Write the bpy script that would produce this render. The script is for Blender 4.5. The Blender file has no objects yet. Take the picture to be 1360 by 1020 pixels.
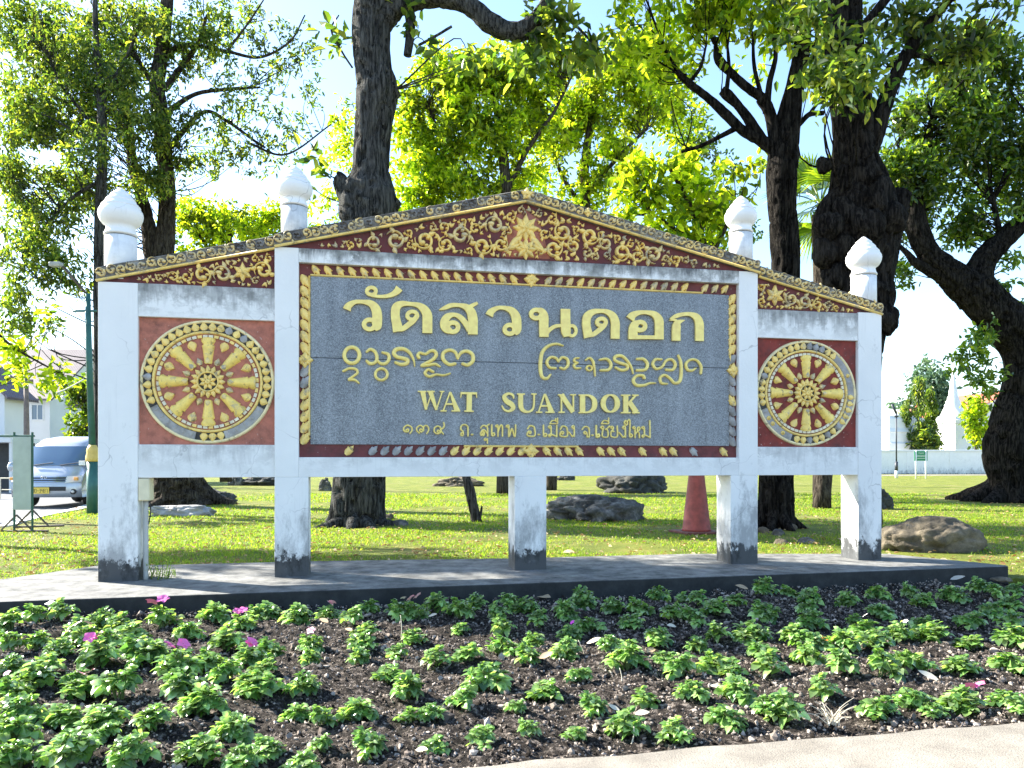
import bpy, bmesh, math, random
import numpy as np
from mathutils import Vector, Matrix

random.seed(7)
rng = np.random.default_rng(7)
R = math.radians
sc = bpy.context.scene
COL = sc.collection

# ------------------------------------------------------------------ camera
F = 1020.0            # focal length in photo pixels (1360 wide)
CX, HY = 680.0, 612.0  # principal column, horizon row
H = 1.45              # eye height
cam = bpy.data.cameras.new("camera")
cam.sensor_width = 36.0
cam.lens = 36.0 * F / 1360.0
cam.shift_y = (HY - 510.0) / 1360.0
cam.clip_start = 0.05
cam.clip_end = 3000
camo = bpy.data.objects.new("camera", cam)
camo.location = (0, 0, H)
camo.rotation_euler = (R(90), 0, 0)
COL.objects.link(camo)
sc.camera = camo

# ------------------------------------------------------------------ light
EL, AZ = R(33), R(-67)          # sun height; azimuth measured from +Y towards +X
SUN = Vector((math.sin(AZ) * math.cos(EL), math.cos(AZ) * math.cos(EL), math.sin(EL)))
w = bpy.data.worlds.new("World")
sc.world = w
w.use_nodes = True
bg = w.node_tree.nodes["Background"]
sky = w.node_tree.nodes.new("ShaderNodeTexSky")
sky.sky_type = "NISHITA"
sky.sun_disc = False
sky.sun_elevation = EL
sky.sun_rotation = AZ
sky.air_density = 1.15
sky.dust_density = 0.7
sky.ozone_density = 3.2
w.node_tree.links.new(sky.outputs[0], bg.inputs[0])
bg.inputs[1].default_value = 0.105
sl = bpy.data.lights.new("sun", "SUN")
sl.energy = 5.0
sl.angle = R(0.5)
sl.color = (1.0, 0.94, 0.82)
so = bpy.data.objects.new("sun", sl)
so.rotation_euler = SUN.to_track_quat("Z", "Y").to_euler()
so.location = (-30, 10, 30)
COL.objects.link(so)
sc.view_settings.view_transform = "Standard"
sc.view_settings.look = "None"
sc.view_settings.gamma = 1
sc.view_settings.exposure = 2.1
sc.cycles.use_denoising = True
sc.cycles.max_bounces = 8
sc.cycles.transparent_max_bounces = 8
sc.cycles.sample_clamp_indirect = 6


# ------------------------------------------------------------------ helpers: points
def P(x, y, Y):
    """world point at depth Y seen at photo pixel x, y"""
    return np.array([(x - CX) / F * Y, Y, H - (y - HY) / F * Y])


def G(x, y, z=0.0):
    """point of the level z seen at photo pixel x, y"""
    Y = (H - z) * F / (y - HY)
    return np.array([(x - CX) / F * Y, Y, z])


TH = math.atan2(1020.0, 5110.0)
SO = np.array([-4.44, 8.24, 0.0])
ct, st = math.cos(TH), math.sin(TH)


def L(x, y, d=0.0):
    """(t, z) on the sign plane lying d in front of the posts"""
    dx, dz = (x - CX) / F, -(y - HY) / F
    # local y of camera ray: -( -X st + Y ct ) -> solve local y = -d
    ox, oy = -SO[0], -SO[1]
    lx0, ly0 = ox * ct + oy * st, -ox * st + oy * ct
    lxd, lyd = dx * ct + st, -dx * st + ct
    k = (-d - ly0) / lyd
    return lx0 + k * lxd, H + k * dz


def T(x):
    return L(x, 612)[0]


# ------------------------------------------------------------------ helpers: noise
def _hash(i, j, k, seed):
    h = (i * 374761393 + j * 668265263 + k * 2147483647 + seed * 1274126177) & 0xFFFFFFFF
    h = ((h ^ (h >> 13)) * 1274126177) & 0xFFFFFFFF
    return ((h ^ (h >> 16)) & 0xFFFF) / 65535.0


def vnoise(p, seed=0):
    p = np.asarray(p, float)
    i = np.floor(p).astype(np.int64)
    f = p - i
    f = f * f * (3 - 2 * f)
    out = 0
    for a in (0, 1):
        for b in (0, 1):
            for c in (0, 1):
                wgt = (f[:, 0] if a else 1 - f[:, 0]) * (f[:, 1] if b else 1 - f[:, 1]) * (f[:, 2] if c else 1 - f[:, 2])
                out = out + wgt * _hash(i[:, 0] + a, i[:, 1] + b, i[:, 2] + c, seed)
    return out * 2 - 1


def fbm(p, seed=0, octs=4):
    p = np.asarray(p, float)
    s, a, out = 1.0, 1.0, 0
    for o in range(octs):
        out = out + a * vnoise(p * s + o * 17.3, seed + o)
        s *= 2.03
        a *= 0.5
    return out


# ------------------------------------------------------------------ helpers: mesh
class MB:
    def __init__(self):
        self.v, self.f, self.m, self.n = [], [], [], 0

    def add(self, V, Fs, m=0):
        V = np.asarray(V, float).reshape(-1, 3)
        self.v.append(V)
        if isinstance(Fs, np.ndarray):
            Fs = [Fs]
        elif len(Fs) and isinstance(Fs[0], (tuple, list)):
            d = {}
            for q in Fs:
                d.setdefault(len(q), []).append(q)
            Fs = [np.array(x) for x in d.values()]
        for a in Fs:
            self.f.append(a + self.n)
            self.m.append(np.full(len(a), m, np.int32))
        self.n += len(V)
        return self

    def box(self, x0, x1, y0, y1, z0, z1, m=0):
        V = [(x, y, z) for z in (z0, z1) for y in (y0, y1) for x in (x0, x1)]
        Fq = [(0, 2, 3, 1), (4, 5, 7, 6), (0, 1, 5, 4), (2, 6, 7, 3), (0, 4, 6, 2), (1, 3, 7, 5)]
        return self.add(V, Fq, m)

    def prism(self, poly, y0, y1, m=0):
        """polygon in (x, z), extruded from y0 (front) to y1"""
        n = len(poly)
        a = sum(poly[i][0] * poly[(i + 1) % n][1] - poly[(i + 1) % n][0] * poly[i][1] for i in range(n))
        if a < 0:
            poly = poly[::-1]
        V = [(x, y0, z) for x, z in poly] + [(x, y1, z) for x, z in poly]
        Fq = [tuple(range(n)), tuple(range(2 * n - 1, n - 1, -1))]
        Fq += [(i, i + n, (i + 1) % n + n, (i + 1) % n) for i in range(n)]
        return self.add(V, Fq, m)

    def slab(self, poly, z0, z1, m=0, side=None):
        n = len(poly)
        a = sum(poly[i][0] * poly[(i + 1) % n][1] - poly[(i + 1) % n][0] * poly[i][1] for i in range(n))
        if a < 0:
            poly = poly[::-1]
        V = [(p[0], p[1], z0) for p in poly] + [(p[0], p[1], z1) for p in poly]
        Fq = [tuple(range(n - 1, -1, -1)), tuple(range(n, 2 * n))]
        Fs_ = [(i, (i + 1) % n, (i + 1) % n + n, i + n) for i in range(n)]
        self.add(V, Fq, m)
        self.f.append(np.array(Fs_) + self.n - len(V))
        self.m.append(np.full(n, m if side is None else side, np.int32))
        return self

    def grid(self, V, nu, nv, m=0, wrap=False):
        """V ordered nv rows of nu; quads between"""
        u = np.arange(nu if wrap else nu - 1)
        r = np.arange(nv - 1)
        rr, uu = np.meshgrid(r, u, indexing="ij")
        u2 = (uu + 1) % nu
        q = np.stack([rr * nu + uu, rr * nu + u2, (rr + 1) * nu + u2, (rr + 1) * nu + uu], -1).reshape(-1, 4)
        return self.add(V, q, m)

    def lathe(self, prof, c=(0, 0, 0), n=28, m=0, axis="z"):
        a = np.linspace(0, 2 * math.pi, n, endpoint=False)
        rows = []
        for r, z in prof:
            if axis == "z":
                rows.append(np.stack([c[0] + r * np.cos(a), c[1] + r * np.sin(a), np.full(n, c[2] + z)], 1))
            elif axis == "x":
                rows.append(np.stack([np.full(n, c[0] + z), c[1] + r * np.cos(a), c[2] + r * np.sin(a)], 1))
            else:
                rows.append(np.stack([c[0] + r * np.cos(a), np.full(n, c[1] - z), c[2] + r * np.sin(a)], 1))
        V = np.concatenate(rows)
        self.grid(V, n, len(prof), m, True)
        k = len(prof)
        e = []
        if prof[0][0] > 1e-5:
            e.append(tuple(range(n - 1, -1, -1)))
        if prof[-1][0] > 1e-5:
            e.append(tuple(range((k - 1) * n, k * n)))
        if e:
            self.f += [np.array(e) + self.n - len(V)]
            self.m.append(np.full(len(e), m, np.int32))
        return self

    def tube(self, pts, rad, n=8, m=0, cap=True, rough=0.0, seed=0, freq=(2.0, 2.0, 0.5)):
        pts = np.asarray(pts, float)
        rad = np.broadcast_to(np.asarray(rad, float), (len(pts),)).copy()
        tg = np.gradient(pts, axis=0)
        tg /= np.linalg.norm(tg, axis=1)[:, None] + 1e-9
        up = np.array([0, 1.0, 0]) if abs(tg[0][1]) < 0.8 else np.array([1.0, 0, 0])
        u = np.cross(tg[0], up)
        u /= np.linalg.norm(u)
        a = np.linspace(0, 2 * math.pi, n, endpoint=False)
        V = []
        for i in range(len(pts)):
            u = u - tg[i] * np.dot(u, tg[i])
            u /= np.linalg.norm(u) + 1e-9
            v = np.cross(tg[i], u)
            V.append(pts[i] + rad[i] * (np.cos(a)[:, None] * u + np.sin(a)[:, None] * v))
        V = np.concatenate(V)
        if rough:
            c = np.repeat(pts, n, 0)
            if n >= 24:
                aa = np.tile(a, len(pts))
                zz_ = np.repeat(np.concatenate([[0], np.cumsum(np.linalg.norm(np.diff(pts, axis=0), axis=1))]), n)
                fz = 1.3 / max(0.15, float(np.median(rad)))
                rid = np.abs(fbm(np.stack([np.cos(aa) * 3.6, np.sin(aa) * 3.6, zz_ * fz * 0.5], 1), seed + 77, 3))
                V = c + (V - c) * (1 + 0.085 - 0.20 * np.exp(-(rid / 0.16) ** 2))[:, None]
            d = V - c
            rr = np.linalg.norm(d, axis=1)[:, None] + 1e-9
            sc_ = np.median(rad) + 1e-6
            q = V / sc_ * np.array(freq)
            k = 1 + rough * fbm(q, seed, 4)[:, None]
            V = c + d * k
        self.grid(V, n, len(pts), m, True)
        if cap:
            self.f.append(np.array([tuple(range(n - 1, -1, -1)), tuple(range((len(pts) - 1) * n, len(pts) * n))]) + self.n - len(V))
            self.m.append(np.full(2, m, np.int32))
        return self

    def build(self, name, mats, parent=None, smooth=False, bevel=0.0, loc=None):
        me = bpy.data.meshes.new(name)
        V = np.concatenate(self.v)
        me.vertices.add(len(V))
        me.vertices.foreach_set("co", V.astype(np.float32).ravel())
        tot = sum(a.size for a in self.f)
        npoly = sum(len(a) for a in self.f)
        me.loops.add(tot)
        me.loops.foreach_set("vertex_index", np.concatenate([a.ravel() for a in self.f]).astype(np.int32))
        sz = np.concatenate([np.full(len(a), a.shape[1], np.int32) for a in self.f])
        me.polygons.add(npoly)
        st_ = np.concatenate([[0], np.cumsum(sz)[:-1]]).astype(np.int32)
        me.polygons.foreach_set("loop_start", st_)
        me.polygons.foreach_set("loop_total", sz)
        me.polygons.foreach_set("material_index", np.concatenate(self.m))
        me.polygons.foreach_set("use_smooth", np.full(npoly, bool(smooth)))
        me.update(calc_edges=True)
        me.validate()
        for mt in mats if isinstance(mats, (list, tuple)) else [mats]:
            me.materials.append(mt)
        o = bpy.data.objects.new(name, me)
        COL.objects.link(o)
        if parent is not None:
            o.parent = parent
        if loc is not None:
            o.location = loc
        if bevel:
            b = o.modifiers.new("bevel", "BEVEL")
            b.width = bevel
            b.segments = 2
            b.limit_method = "ANGLE"
            b.angle_limit = R(40)
        return o


def tag(o, label=None, cat=None, group=None, kind=None):
    for k, v in (("label", label), ("category", cat), ("group", group), ("kind", kind)):
        if v:
            o[k] = v
    return o


def empty(name, loc, rz=0.0, label=None, cat=None, group=None):
    o = bpy.data.objects.new(name, None)
    o.empty_display_size = 0.2
    o.location = loc
    o.rotation_euler = (0, 0, rz)
    COL.objects.link(o)
    return tag(o, label, cat, group)


def copy_tree(o, parent=None):
    c = o.copy()
    COL.objects.link(c)
    if parent is not None:
        c.parent = parent
    for ch in list(o.children):
        copy_tree(ch, c)
    return c


def catmull(pts, per=8):
    pts = np.asarray(pts, float)
    n = len(pts)
    if n < 3:
        k = np.linspace(0, 1, per + 1)[:, None]
        return pts[0] * (1 - k) + pts[-1] * k
    q = np.vstack([2 * pts[0] - pts[1], pts, 2 * pts[-1] - pts[-2]])
    out = []
    for i in range(1, n):
        p0, p1, p2, p3 = q[i - 1], q[i], q[i + 1], q[i + 2]
        for s in np.linspace(0, 1, per, endpoint=False):
            out.append(0.5 * (2 * p1 + (p2 - p0) * s + (2 * p0 - 5 * p1 + 4 * p2 - p3) * s * s + (3 * p1 - p0 - 3 * p2 + p3) * s ** 3))
    out.append(pts[-1])
    return np.array(out)


# ------------------------------------------------------------------ helpers: materials
class NT:
    def __init__(self, name):
        self.mat = bpy.data.materials.new(name)
        self.mat.use_nodes = True
        self.nt = self.mat.node_tree
        self.b = self.nt.nodes["Principled BSDF"]
        self.out = self.nt.nodes["Material Output"]
        self.tc = None

    def n(self, t, **kw):
        nd = self.nt.nodes.new(t)
        for k, v in kw.items():
            if k.startswith("i_"):
                key = k[2:]
                key = int(key) if key.isdigit() else key
                self.set(nd.inputs[key], v)
            else:
                setattr(nd, k, v)
        return nd

    def set(self, inp, v):
        if isinstance(v, bpy.types.NodeSocket):
            self.nt.links.new(v, inp)
        else:
            inp.default_value = v

    def co(self):
        if self.tc is None:
            self.tc = self.nt.nodes.new("ShaderNodeTexCoord").outputs["Object"]
        return self.tc

    def noise(self, scale, detail=4, stretch=None, rough=0.55, off=None):
        v = self.co()
        if stretch or off:
            mp = self.n("ShaderNodeMapping")
            self.set(mp.inputs["Vector"], v)
            if stretch:
                mp.inputs["Scale"].default_value = stretch
            if off:
                mp.inputs["Location"].default_value = off
            v = mp.outputs[0]
        nd = self.n("ShaderNodeTexNoise")
        self.set(nd.inputs["Vector"], v)
        nd.inputs["Scale"].default_value = scale
        nd.inputs["Detail"].default_value = detail
        nd.inputs["Roughness"].default_value = rough
        return nd.outputs["Fac"]

    def ramp(self, fac, stops, interp="LINEAR"):
        nd = self.n("ShaderNodeValToRGB")
        self.set(nd.inputs["Fac"], fac)
        cr = nd.color_ramp
        cr.interpolation = interp
        while len(cr.elements) < len(stops):
            cr.elements.new(0.5)
        for e, (p, c) in zip(cr.elements, stops):
            e.position = p
            e.color = (*c, 1) if isinstance(c, (tuple, list)) else (c, c, c, 1)
        return nd.outputs["Color"]

    def mix(self, fac, a, b, mode="MIX"):
        nd = self.n("ShaderNodeMix", data_type="RGBA", blend_type=mode)
        self.set(nd.inputs[0], fac)
        for k, v in ((6, a), (7, b)):
            self.set(nd.inputs[k], (*v, 1) if isinstance(v, (tuple, list)) else v)
        return nd.outputs[2]

    def math(self, op, a, b=0.5, clamp=False):
        nd = self.n("ShaderNodeMath", operation=op, use_clamp=clamp)
        self.set(nd.inputs[0], a)
        self.set(nd.inputs[1], b)
        return nd.outputs[0]

    def mapr(self, v, a, b, c=0.0, d=1.0):
        nd = self.n("ShaderNodeMapRange")
        for k, x in enumerate((v, a, b, c, d)):
            self.set(nd.inputs[k], x)
        return nd.outputs[0]

    def z(self):
        nd = self.n("ShaderNodeSeparateXYZ")
        self.set(nd.inputs[0], self.co())
        return nd.outputs[2]

    def bump(self, h, strength=0.4, dist=0.02):
        nd = self.n("ShaderNodeBump")
        nd.inputs["Strength"].default_value = strength
        nd.inputs["Distance"].default_value = dist
        self.set(nd.inputs["Height"], h)
        self.set(self.b.inputs["Normal"], nd.outputs[0])
        return self

    def base(self, c, rough=0.6, metal=0.0, spec=None):
        self.set(self.b.inputs["Base Color"], (*c, 1) if isinstance(c, (tuple, list)) else c)
        self.set(self.b.inputs["Roughness"], rough)
        self.b.inputs["Metallic"].default_value = metal
        if spec is not None:
            self.b.inputs["Specular IOR Level"].default_value = spec
        return self


def plain(name, c, rough=0.6, metal=0.0, var=0.15, scale=6.0, bump=0.0, spec=None):
    m = NT(name)
    f = m.noise(scale, 5)
    lo = tuple(max(0, x * (1 - var)) for x in c)
    hi = tuple(min(1, x * (1 + var)) for x in c)
    m.base(m.ramp(f, [(0.3, lo), (0.7, hi)]), rough, metal, spec)
    if bump:
        m.bump(m.noise(scale * 8, 6), bump, 0.01)
    return m.mat


def leaf_mat(name, cols, trans=0.45, rough=0.42, tint=(1.0, 1.0, 0.5), gain=2.0, spec=0.4, vary=0):
    m = NT(name)
    g = m.n("ShaderNodeNewGeometry")
    n = len(cols)
    c = m.ramp(g.outputs["Random Per Island"], [(i / (n - 1) if n > 1 else 0, x) for i, x in enumerate(cols)])
    v = m.ramp(m.noise(1.1 if vary == 1 else vary, 3), [(0.36, 0.5), (0.64, 1.35)])
    c = m.mix(1.0, c, v, "MULTIPLY") if vary else c
    m.base(c, rough, 0, spec)
    tr = m.n("ShaderNodeBsdfTranslucent")
    tc = m.mix(1.0, c, tuple(x * gain for x in tint), "MULTIPLY")
    m.set(tr.inputs["Color"], tc)
    ms = m.n("ShaderNodeMixShader")
    ms.inputs[0].default_value = trans
    m.nt.links.new(m.b.outputs[0], ms.inputs[1])
    m.nt.links.new(tr.outputs[0], ms.inputs[2])
    m.nt.links.new(ms.outputs[0], m.out.inputs["Surface"])
    return m.mat


def paint(name, top=None, base_z=None, grey=0.35, seed=0.0):
    """old white limewash: soot streaks hanging from a top edge, black mould rising from the foot"""
    m = NT(name)
    n1 = m.noise(1.7, 6, off=(seed, 0, 0))
    n2 = m.noise(9.0, 6, off=(seed, 3, 0))
    c = m.ramp(n1, [(0.3, (0.74, 0.745, 0.74)), (0.7, (0.82, 0.82, 0.81))])
    vo = m.n("ShaderNodeTexVoronoi", feature="DISTANCE_TO_EDGE")
    wq = m.n("ShaderNodeTexNoise")
    m.set(wq.inputs["Vector"], m.co())
    wq.inputs["Scale"].default_value = 5
    va = m.n("ShaderNodeVectorMath", operation="MULTIPLY_ADD")
    m.set(va.inputs[0], wq.outputs["Color"])
    va.inputs[1].default_value = (0.25, 0.25, 0.25)
    m.set(va.inputs[2], m.co())
    m.set(vo.inputs["Vector"], va.outputs[0])
    vo.inputs["Scale"].default_value = 1.7
    ck = m.ramp(vo.outputs["Distance"], [(0.0, 1.0), (0.010, 0.0)])
    ckm = m.ramp(m.noise(1.1, 3, off=(seed, 8, 8)), [(0.5, 0.0), (0.6, 1.0)])
    c = m.mix(m.math("MULTIPLY", m.math("MULTIPLY", ck, ckm), 0.55), c, (0.25, 0.25, 0.26))
    dr = m.ramp(m.noise(6.0, 7, stretch=(2.6, 2.6, 0.12), rough=0.6, off=(seed, 4, 6)), [(0.60, 0.0), (0.72, 1.0)])
    c = m.mix(m.math("MULTIPLY", dr, 0.22), c, (0.40, 0.40, 0.40))
    sp = m.ramp(m.noise(5, 10, rough=0.75, off=(seed, 1, 4)), [(0.63, 0.0), (0.70, 1.0)])
    c = m.mix(m.math("MULTIPLY", sp, 0.30), c, (0.30, 0.31, 0.32))
    if top:
        z0, z1, amt = top
        g = m.mapr(m.z(), z0, z1)
        s = m.noise(3.0, 8, stretch=(3.2, 3.2, 0.55), rough=0.7, off=(seed, 0, 9))
        f = m.math("ADD", m.math("MULTIPLY", g, 0.42), s)
        f = m.ramp(f, [(0.66, 0.0), (0.92, 1.0)])
        c = m.mix(m.math("MULTIPLY", f, amt), c, (0.13, 0.135, 0.14))
        patch = m.ramp(m.noise(4.0, 9, stretch=(1, 1, 1.4), rough=0.72, off=(seed, 7, 2)), [(0.45, 0.0), (0.55, 1.0)])
        c = m.mix(m.math("MULTIPLY", m.math("MULTIPLY", patch, m.math("POWER", g, 0.6)), amt), c, m.ramp(n2, [(0.35, (0.10, 0.105, 0.10)), (0.65, (0.40, 0.41, 0.40))]))
    if base_z:
        zb, zt = base_z
        g = m.mapr(m.z(), zt, zb)
        s = m.noise(7.0, 9, stretch=(1, 1, 0.6), rough=0.75, off=(seed, 2, 0))
        f = m.math("ADD", m.math("MULTIPLY", g, 0.50), m.math("MULTIPLY", s, 0.95))
        f = m.ramp(f, [(0.72, 0.0), (0.78, 1.0)])
        c = m.mix(f, c, m.ramp(n2, [(0.45, (0.003, 0.0035, 0.004)), (0.60, (0.010, 0.011, 0.012)), (0.70, (0.22, 0.225, 0.23))]))
        g2 = m.mapr(m.z(), zt + 0.9, zb)
        f2 = m.math("ADD", m.math("MULTIPLY", g2, 0.3), m.noise(4.5, 9, stretch=(1, 1, 0.4), rough=0.75, off=(seed, 5, 5)))
        f2 = m.ramp(f2, [(0.62, 0.0), (0.80, 1.0)])
        c = m.mix(m.math("MULTIPLY", f2, grey), c, (0.10, 0.105, 0.11))
    m.base(c, 0.75)
    m.bump(m.math("ADD", n2, m.noise(40, 5)), 0.25, 0.01)
    return m.mat


def gold(name, worn=0.0, c=(0.84, 0.62, 0.17)):
    m = NT(name)
    f = m.noise(6, 8, rough=0.7)
    col = m.ramp(m.noise(14, 5), [(0.3, tuple(x * 0.82 for x in c)), (0.7, tuple(min(1, x * 1.08) for x in c))])
    if worn:
        col = m.mix(m.ramp(m.noise(2.6, 8, rough=0.7, off=(6, 0, 1)), [(0.52, 0.0), (0.76, 0.35)]), col, tuple(x * 0.6 for x in c))
        g = m.ramp(f, [(0.62 - worn * 0.35, 0.0), (0.72 - worn * 0.30, 1.0)])
        col = m.mix(m.math("MULTIPLY", g, 0.85), col, (0.33, 0.30, 0.24))
        g2 = m.ramp(m.noise(11, 8, rough=0.75), [(0.56, 0.0), (0.66, 1.0)])
        col = m.mix(m.math("MULTIPLY", g2, 0.8), col, (0.09, 0.08, 0.07))
    m.base(col, 0.42, 0.0, 0.5)
    m.bump(m.noise(60, 4), 0.15, 0.005)
    return m.mat


M = {}
M["paint_post"] = paint("white paint mouldy foot", None, (0.15, 0.66), 0.62, 0.0)
M["paint_upper"] = paint("white paint soot top", (3.58, 3.85, 1.0), None, 0.3, 3.1)
M["paint_outer"] = paint("white paint soot streaks", (3.02, 3.40, 0.75), None, 0.3, 5.7)
M["paint_low"] = paint("white paint low beam", (1.27, 1.75, 0.35), None, 0.3, 8.2)
M["paint_finial"] = paint("white paint finial", None, None, 0.3, 2.2)
M["paint_shaft"] = paint("white paint finial shaft", (3.2, 4.6, 0.25), None, 0.6, 6.6)
M["gold"] = gold("gold paint", 0.0)
M["gold_letter"] = gold("gold letter paint", 0.0, (1.0, 0.76, 0.235))
M["gold_worn"] = gold("gold paint worn", 0.20, (0.92, 0.66, 0.20))
M["gold_dirty"] = gold("gold paint weathered", 0.46, (0.82, 0.62, 0.26))
M["gold_spoke"] = gold("gold spoke paint", 0.10, (0.95, 0.68, 0.17))
M["joint"] = plain("dark joint", (0.05, 0.05, 0.05), 0.9)
M["grey_bare"] = plain("bare cement relief", (0.33, 0.32, 0.31), 0.85, 0, 0.35, 9, 0.2)
M["cream_gold"] = gold("cream gilt rim", 0.10, (0.88, 0.74, 0.42))
M["cream"] = plain("cream trim", (0.72, 0.66, 0.50), 0.6, 0, 0.2, 9)


def mk_red(name, c, dark):
    m = NT(name)
    f = m.noise(7, 9, rough=0.72)
    col = m.ramp(f, [(0.32, tuple(x * 0.55 for x in c)), (0.5, c), (0.68, tuple(min(1, x * 1.25) for x in c))])
    d = m.ramp(m.noise(3, 9, rough=0.75, off=(4, 0, 0)), [(0.5, 0.0), (0.68, 1.0)])
    col = m.mix(m.math("MULTIPLY", d, dark), col, (0.05, 0.035, 0.035))
    sc_ = m.ramp(m.noise(26, 4, off=(1, 0, 7)), [(0.68, 0.0), (0.72, 1.0)])
    col = m.mix(m.math("MULTIPLY", sc_, 0.5), col, (0.6, 0.5, 0.45))
    m.base(col, 0.75)
    m.bump(m.noise(40, 6), 0.3, 0.01)
    return m.mat


M["brick"] = mk_red("brick red plaster", (0.44, 0.155, 0.105), 0.4)
M["brick_dark"] = mk_red("deep red plaster", (0.21, 0.030, 0.022), 0.6)
M["maroon"] = mk_red("maroon plaster", (0.125, 0.026, 0.028), 0.7)
M["frame_red"] = mk_red("frame red plaster", (0.15, 0.035, 0.035), 0.7)


def mk_strip():
    m = NT("sooty ridge cement")
    f = m.noise(6, 9, rough=0.72)
    c = m.ramp(f, [(0.35, (0.05, 0.045, 0.045)), (0.55, (0.17, 0.16, 0.15)), (0.72, (0.40, 0.39, 0.37))])
    m.base(c, 0.9)
    m.bump(m.noise(30, 6), 0.5, 0.02)
    return m.mat


M["strip"] = mk_strip()


def mk_granite():
    m = NT("blue grey granite")
    v = m.n("ShaderNodeTexVoronoi")
    m.set(v.inputs["Vector"], m.co())
    v.inputs["Scale"].default_value = 95
    sp = m.ramp(m.noise(85, 3, rough=0.8), [(0.36, (0.045, 0.055, 0.075)), (0.5, (0.16, 0.18, 0.21)), (0.64, (0.42, 0.45, 0.48))])
    sepc = m.n("ShaderNodeSeparateColor")
    m.set(sepc.inputs[0], v.outputs["Color"])
    sp2 = m.ramp(sepc.outputs[0], [(0.0, (0.05, 0.06, 0.08)), (0.5, (0.16, 0.18, 0.205)), (1.0, (0.34, 0.37, 0.40))])
    c = m.mix(0.5, sp, sp2)
    st_ = m.ramp(m.noise(2.2, 6, stretch=(2.2, 1, 0.22)), [(0.42, 0.0), (0.66, 1.0)])
    c = m.mix(m.math("MULTIPLY", st_, 0.16), c, (0.55, 0.60, 0.66))
    dk = m.ramp(m.noise(1.1, 5, off=(9, 0, 2)), [(0.4, 0.0), (0.7, 1.0)])
    c = m.mix(m.math("MULTIPLY", dk, 0.25), c, (0.05, 0.06, 0.085))
    m.base(c, 0.38, 0, 0.5)
    return m.mat


M["granite"] = mk_granite()


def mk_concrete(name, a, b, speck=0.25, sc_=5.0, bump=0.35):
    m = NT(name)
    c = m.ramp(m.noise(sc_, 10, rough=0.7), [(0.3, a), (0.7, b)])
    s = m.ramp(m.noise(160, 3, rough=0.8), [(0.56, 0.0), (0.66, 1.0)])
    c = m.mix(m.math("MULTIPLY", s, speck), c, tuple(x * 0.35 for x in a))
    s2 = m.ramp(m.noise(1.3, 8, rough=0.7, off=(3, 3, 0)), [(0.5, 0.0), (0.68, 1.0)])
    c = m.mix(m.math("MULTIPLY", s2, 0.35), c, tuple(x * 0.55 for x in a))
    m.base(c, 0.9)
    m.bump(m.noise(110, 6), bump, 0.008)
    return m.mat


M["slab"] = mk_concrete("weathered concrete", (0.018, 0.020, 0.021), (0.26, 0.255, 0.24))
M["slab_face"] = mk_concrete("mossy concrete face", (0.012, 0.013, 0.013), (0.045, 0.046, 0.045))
M["pave"] = mk_concrete("pale paving concrete", (0.16, 0.14, 0.115), (0.30, 0.27, 0.225), 0.9, 3.5, 0.6)
M["kerb"] = mk_concrete("kerb concrete", (0.50, 0.49, 0.47), (0.62, 0.61, 0.58))
M["asphalt"] = mk_concrete("grey asphalt", (0.10, 0.105, 0.115), (0.15, 0.155, 0.165), 0.3, 1.0)


def mk_soil():
    m = NT("dark garden soil")
    c = m.ramp(m.noise(16, 12, rough=0.82), [(0.42, (0.010, 0.008, 0.007)), (0.52, (0.05, 0.04, 0.033)), (0.64, (0.46, 0.39, 0.34))])
    s = m.ramp(m.noise(75, 4, rough=0.8), [(0.60, 0.0), (0.70, 1.0)])
    c = m.mix(m.math("MULTIPLY", s, 0.6), c, (0.42, 0.36, 0.30))
    m.base(c, 0.95, 0, 0.2)
    m.bump(m.noise(85, 8, rough=0.75), 1.0, 0.05)
    return m.mat


M["soil"] = mk_soil()


def mk_lawn():
    m = NT("lawn ground")
    c = m.ramp(m.noise(1.2, 8, rough=0.65), [(0.3, (0.09, 0.13, 0.015)), (0.52, (0.19, 0.22, 0.03)), (0.7, (0.32, 0.29, 0.07))])
    d = m.ramp(m.noise(0.5, 6, off=(5, 5, 0)), [(0.55, 0.0), (0.70, 1.0)])
    c = m.mix(m.math("MULTIPLY", d, 0.6), c, (0.30, 0.24, 0.13))
    s = m.ramp(m.noise(30, 6, rough=0.8), [(0.35, 0.45), (0.65, 1.25)])
    c = m.mix(1.0, c, s, "MULTIPLY")
    m.base(c, 0.9, 0, 0.2)
    m.bump(m.noise(45, 6, rough=0.7), 1.0, 0.05)
    return m.mat


M["lawn"] = mk_lawn()


def mk_bark(name, a, b, vert=5.0):
    m = NT(name)
    f = m.noise(7.0, 9, stretch=(2.6, 2.6, 0.30), rough=0.72)
    c = m.ramp(f, [(0.38, tuple(x * 0.22 for x in a)), (0.47, a), (0.56, b), (0.68, tuple(x * 1.5 for x in b))])
    l = m.ramp(m.noise(1.6, 6, off=(2, 0, 1)), [(0.52, 0.0), (0.68, 1.0)])
    c = m.mix(m.math("MULTIPLY", l, 0.35), c, tuple(x * 1.3 for x in b))
    m.base(c, 0.95, 0, 0.08)
    m.bump(m.math("ADD", f, m.math("MULTIPLY", m.noise(30, 6, stretch=(1.5, 1.5, 0.5)), 0.5)), 1.0, 0.12)
    return m.mat


M["bark_grey"] = mk_bark("grey fissured bark", (0.040, 0.041, 0.040), (0.105, 0.105, 0.10))
M["bark_dark"] = mk_bark("dark burly bark", (0.008, 0.007, 0.0065), (0.034, 0.030, 0.026))
M["bark_brown"] = mk_bark("brown bark", (0.045, 0.036, 0.03), (0.105, 0.088, 0.07))


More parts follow.
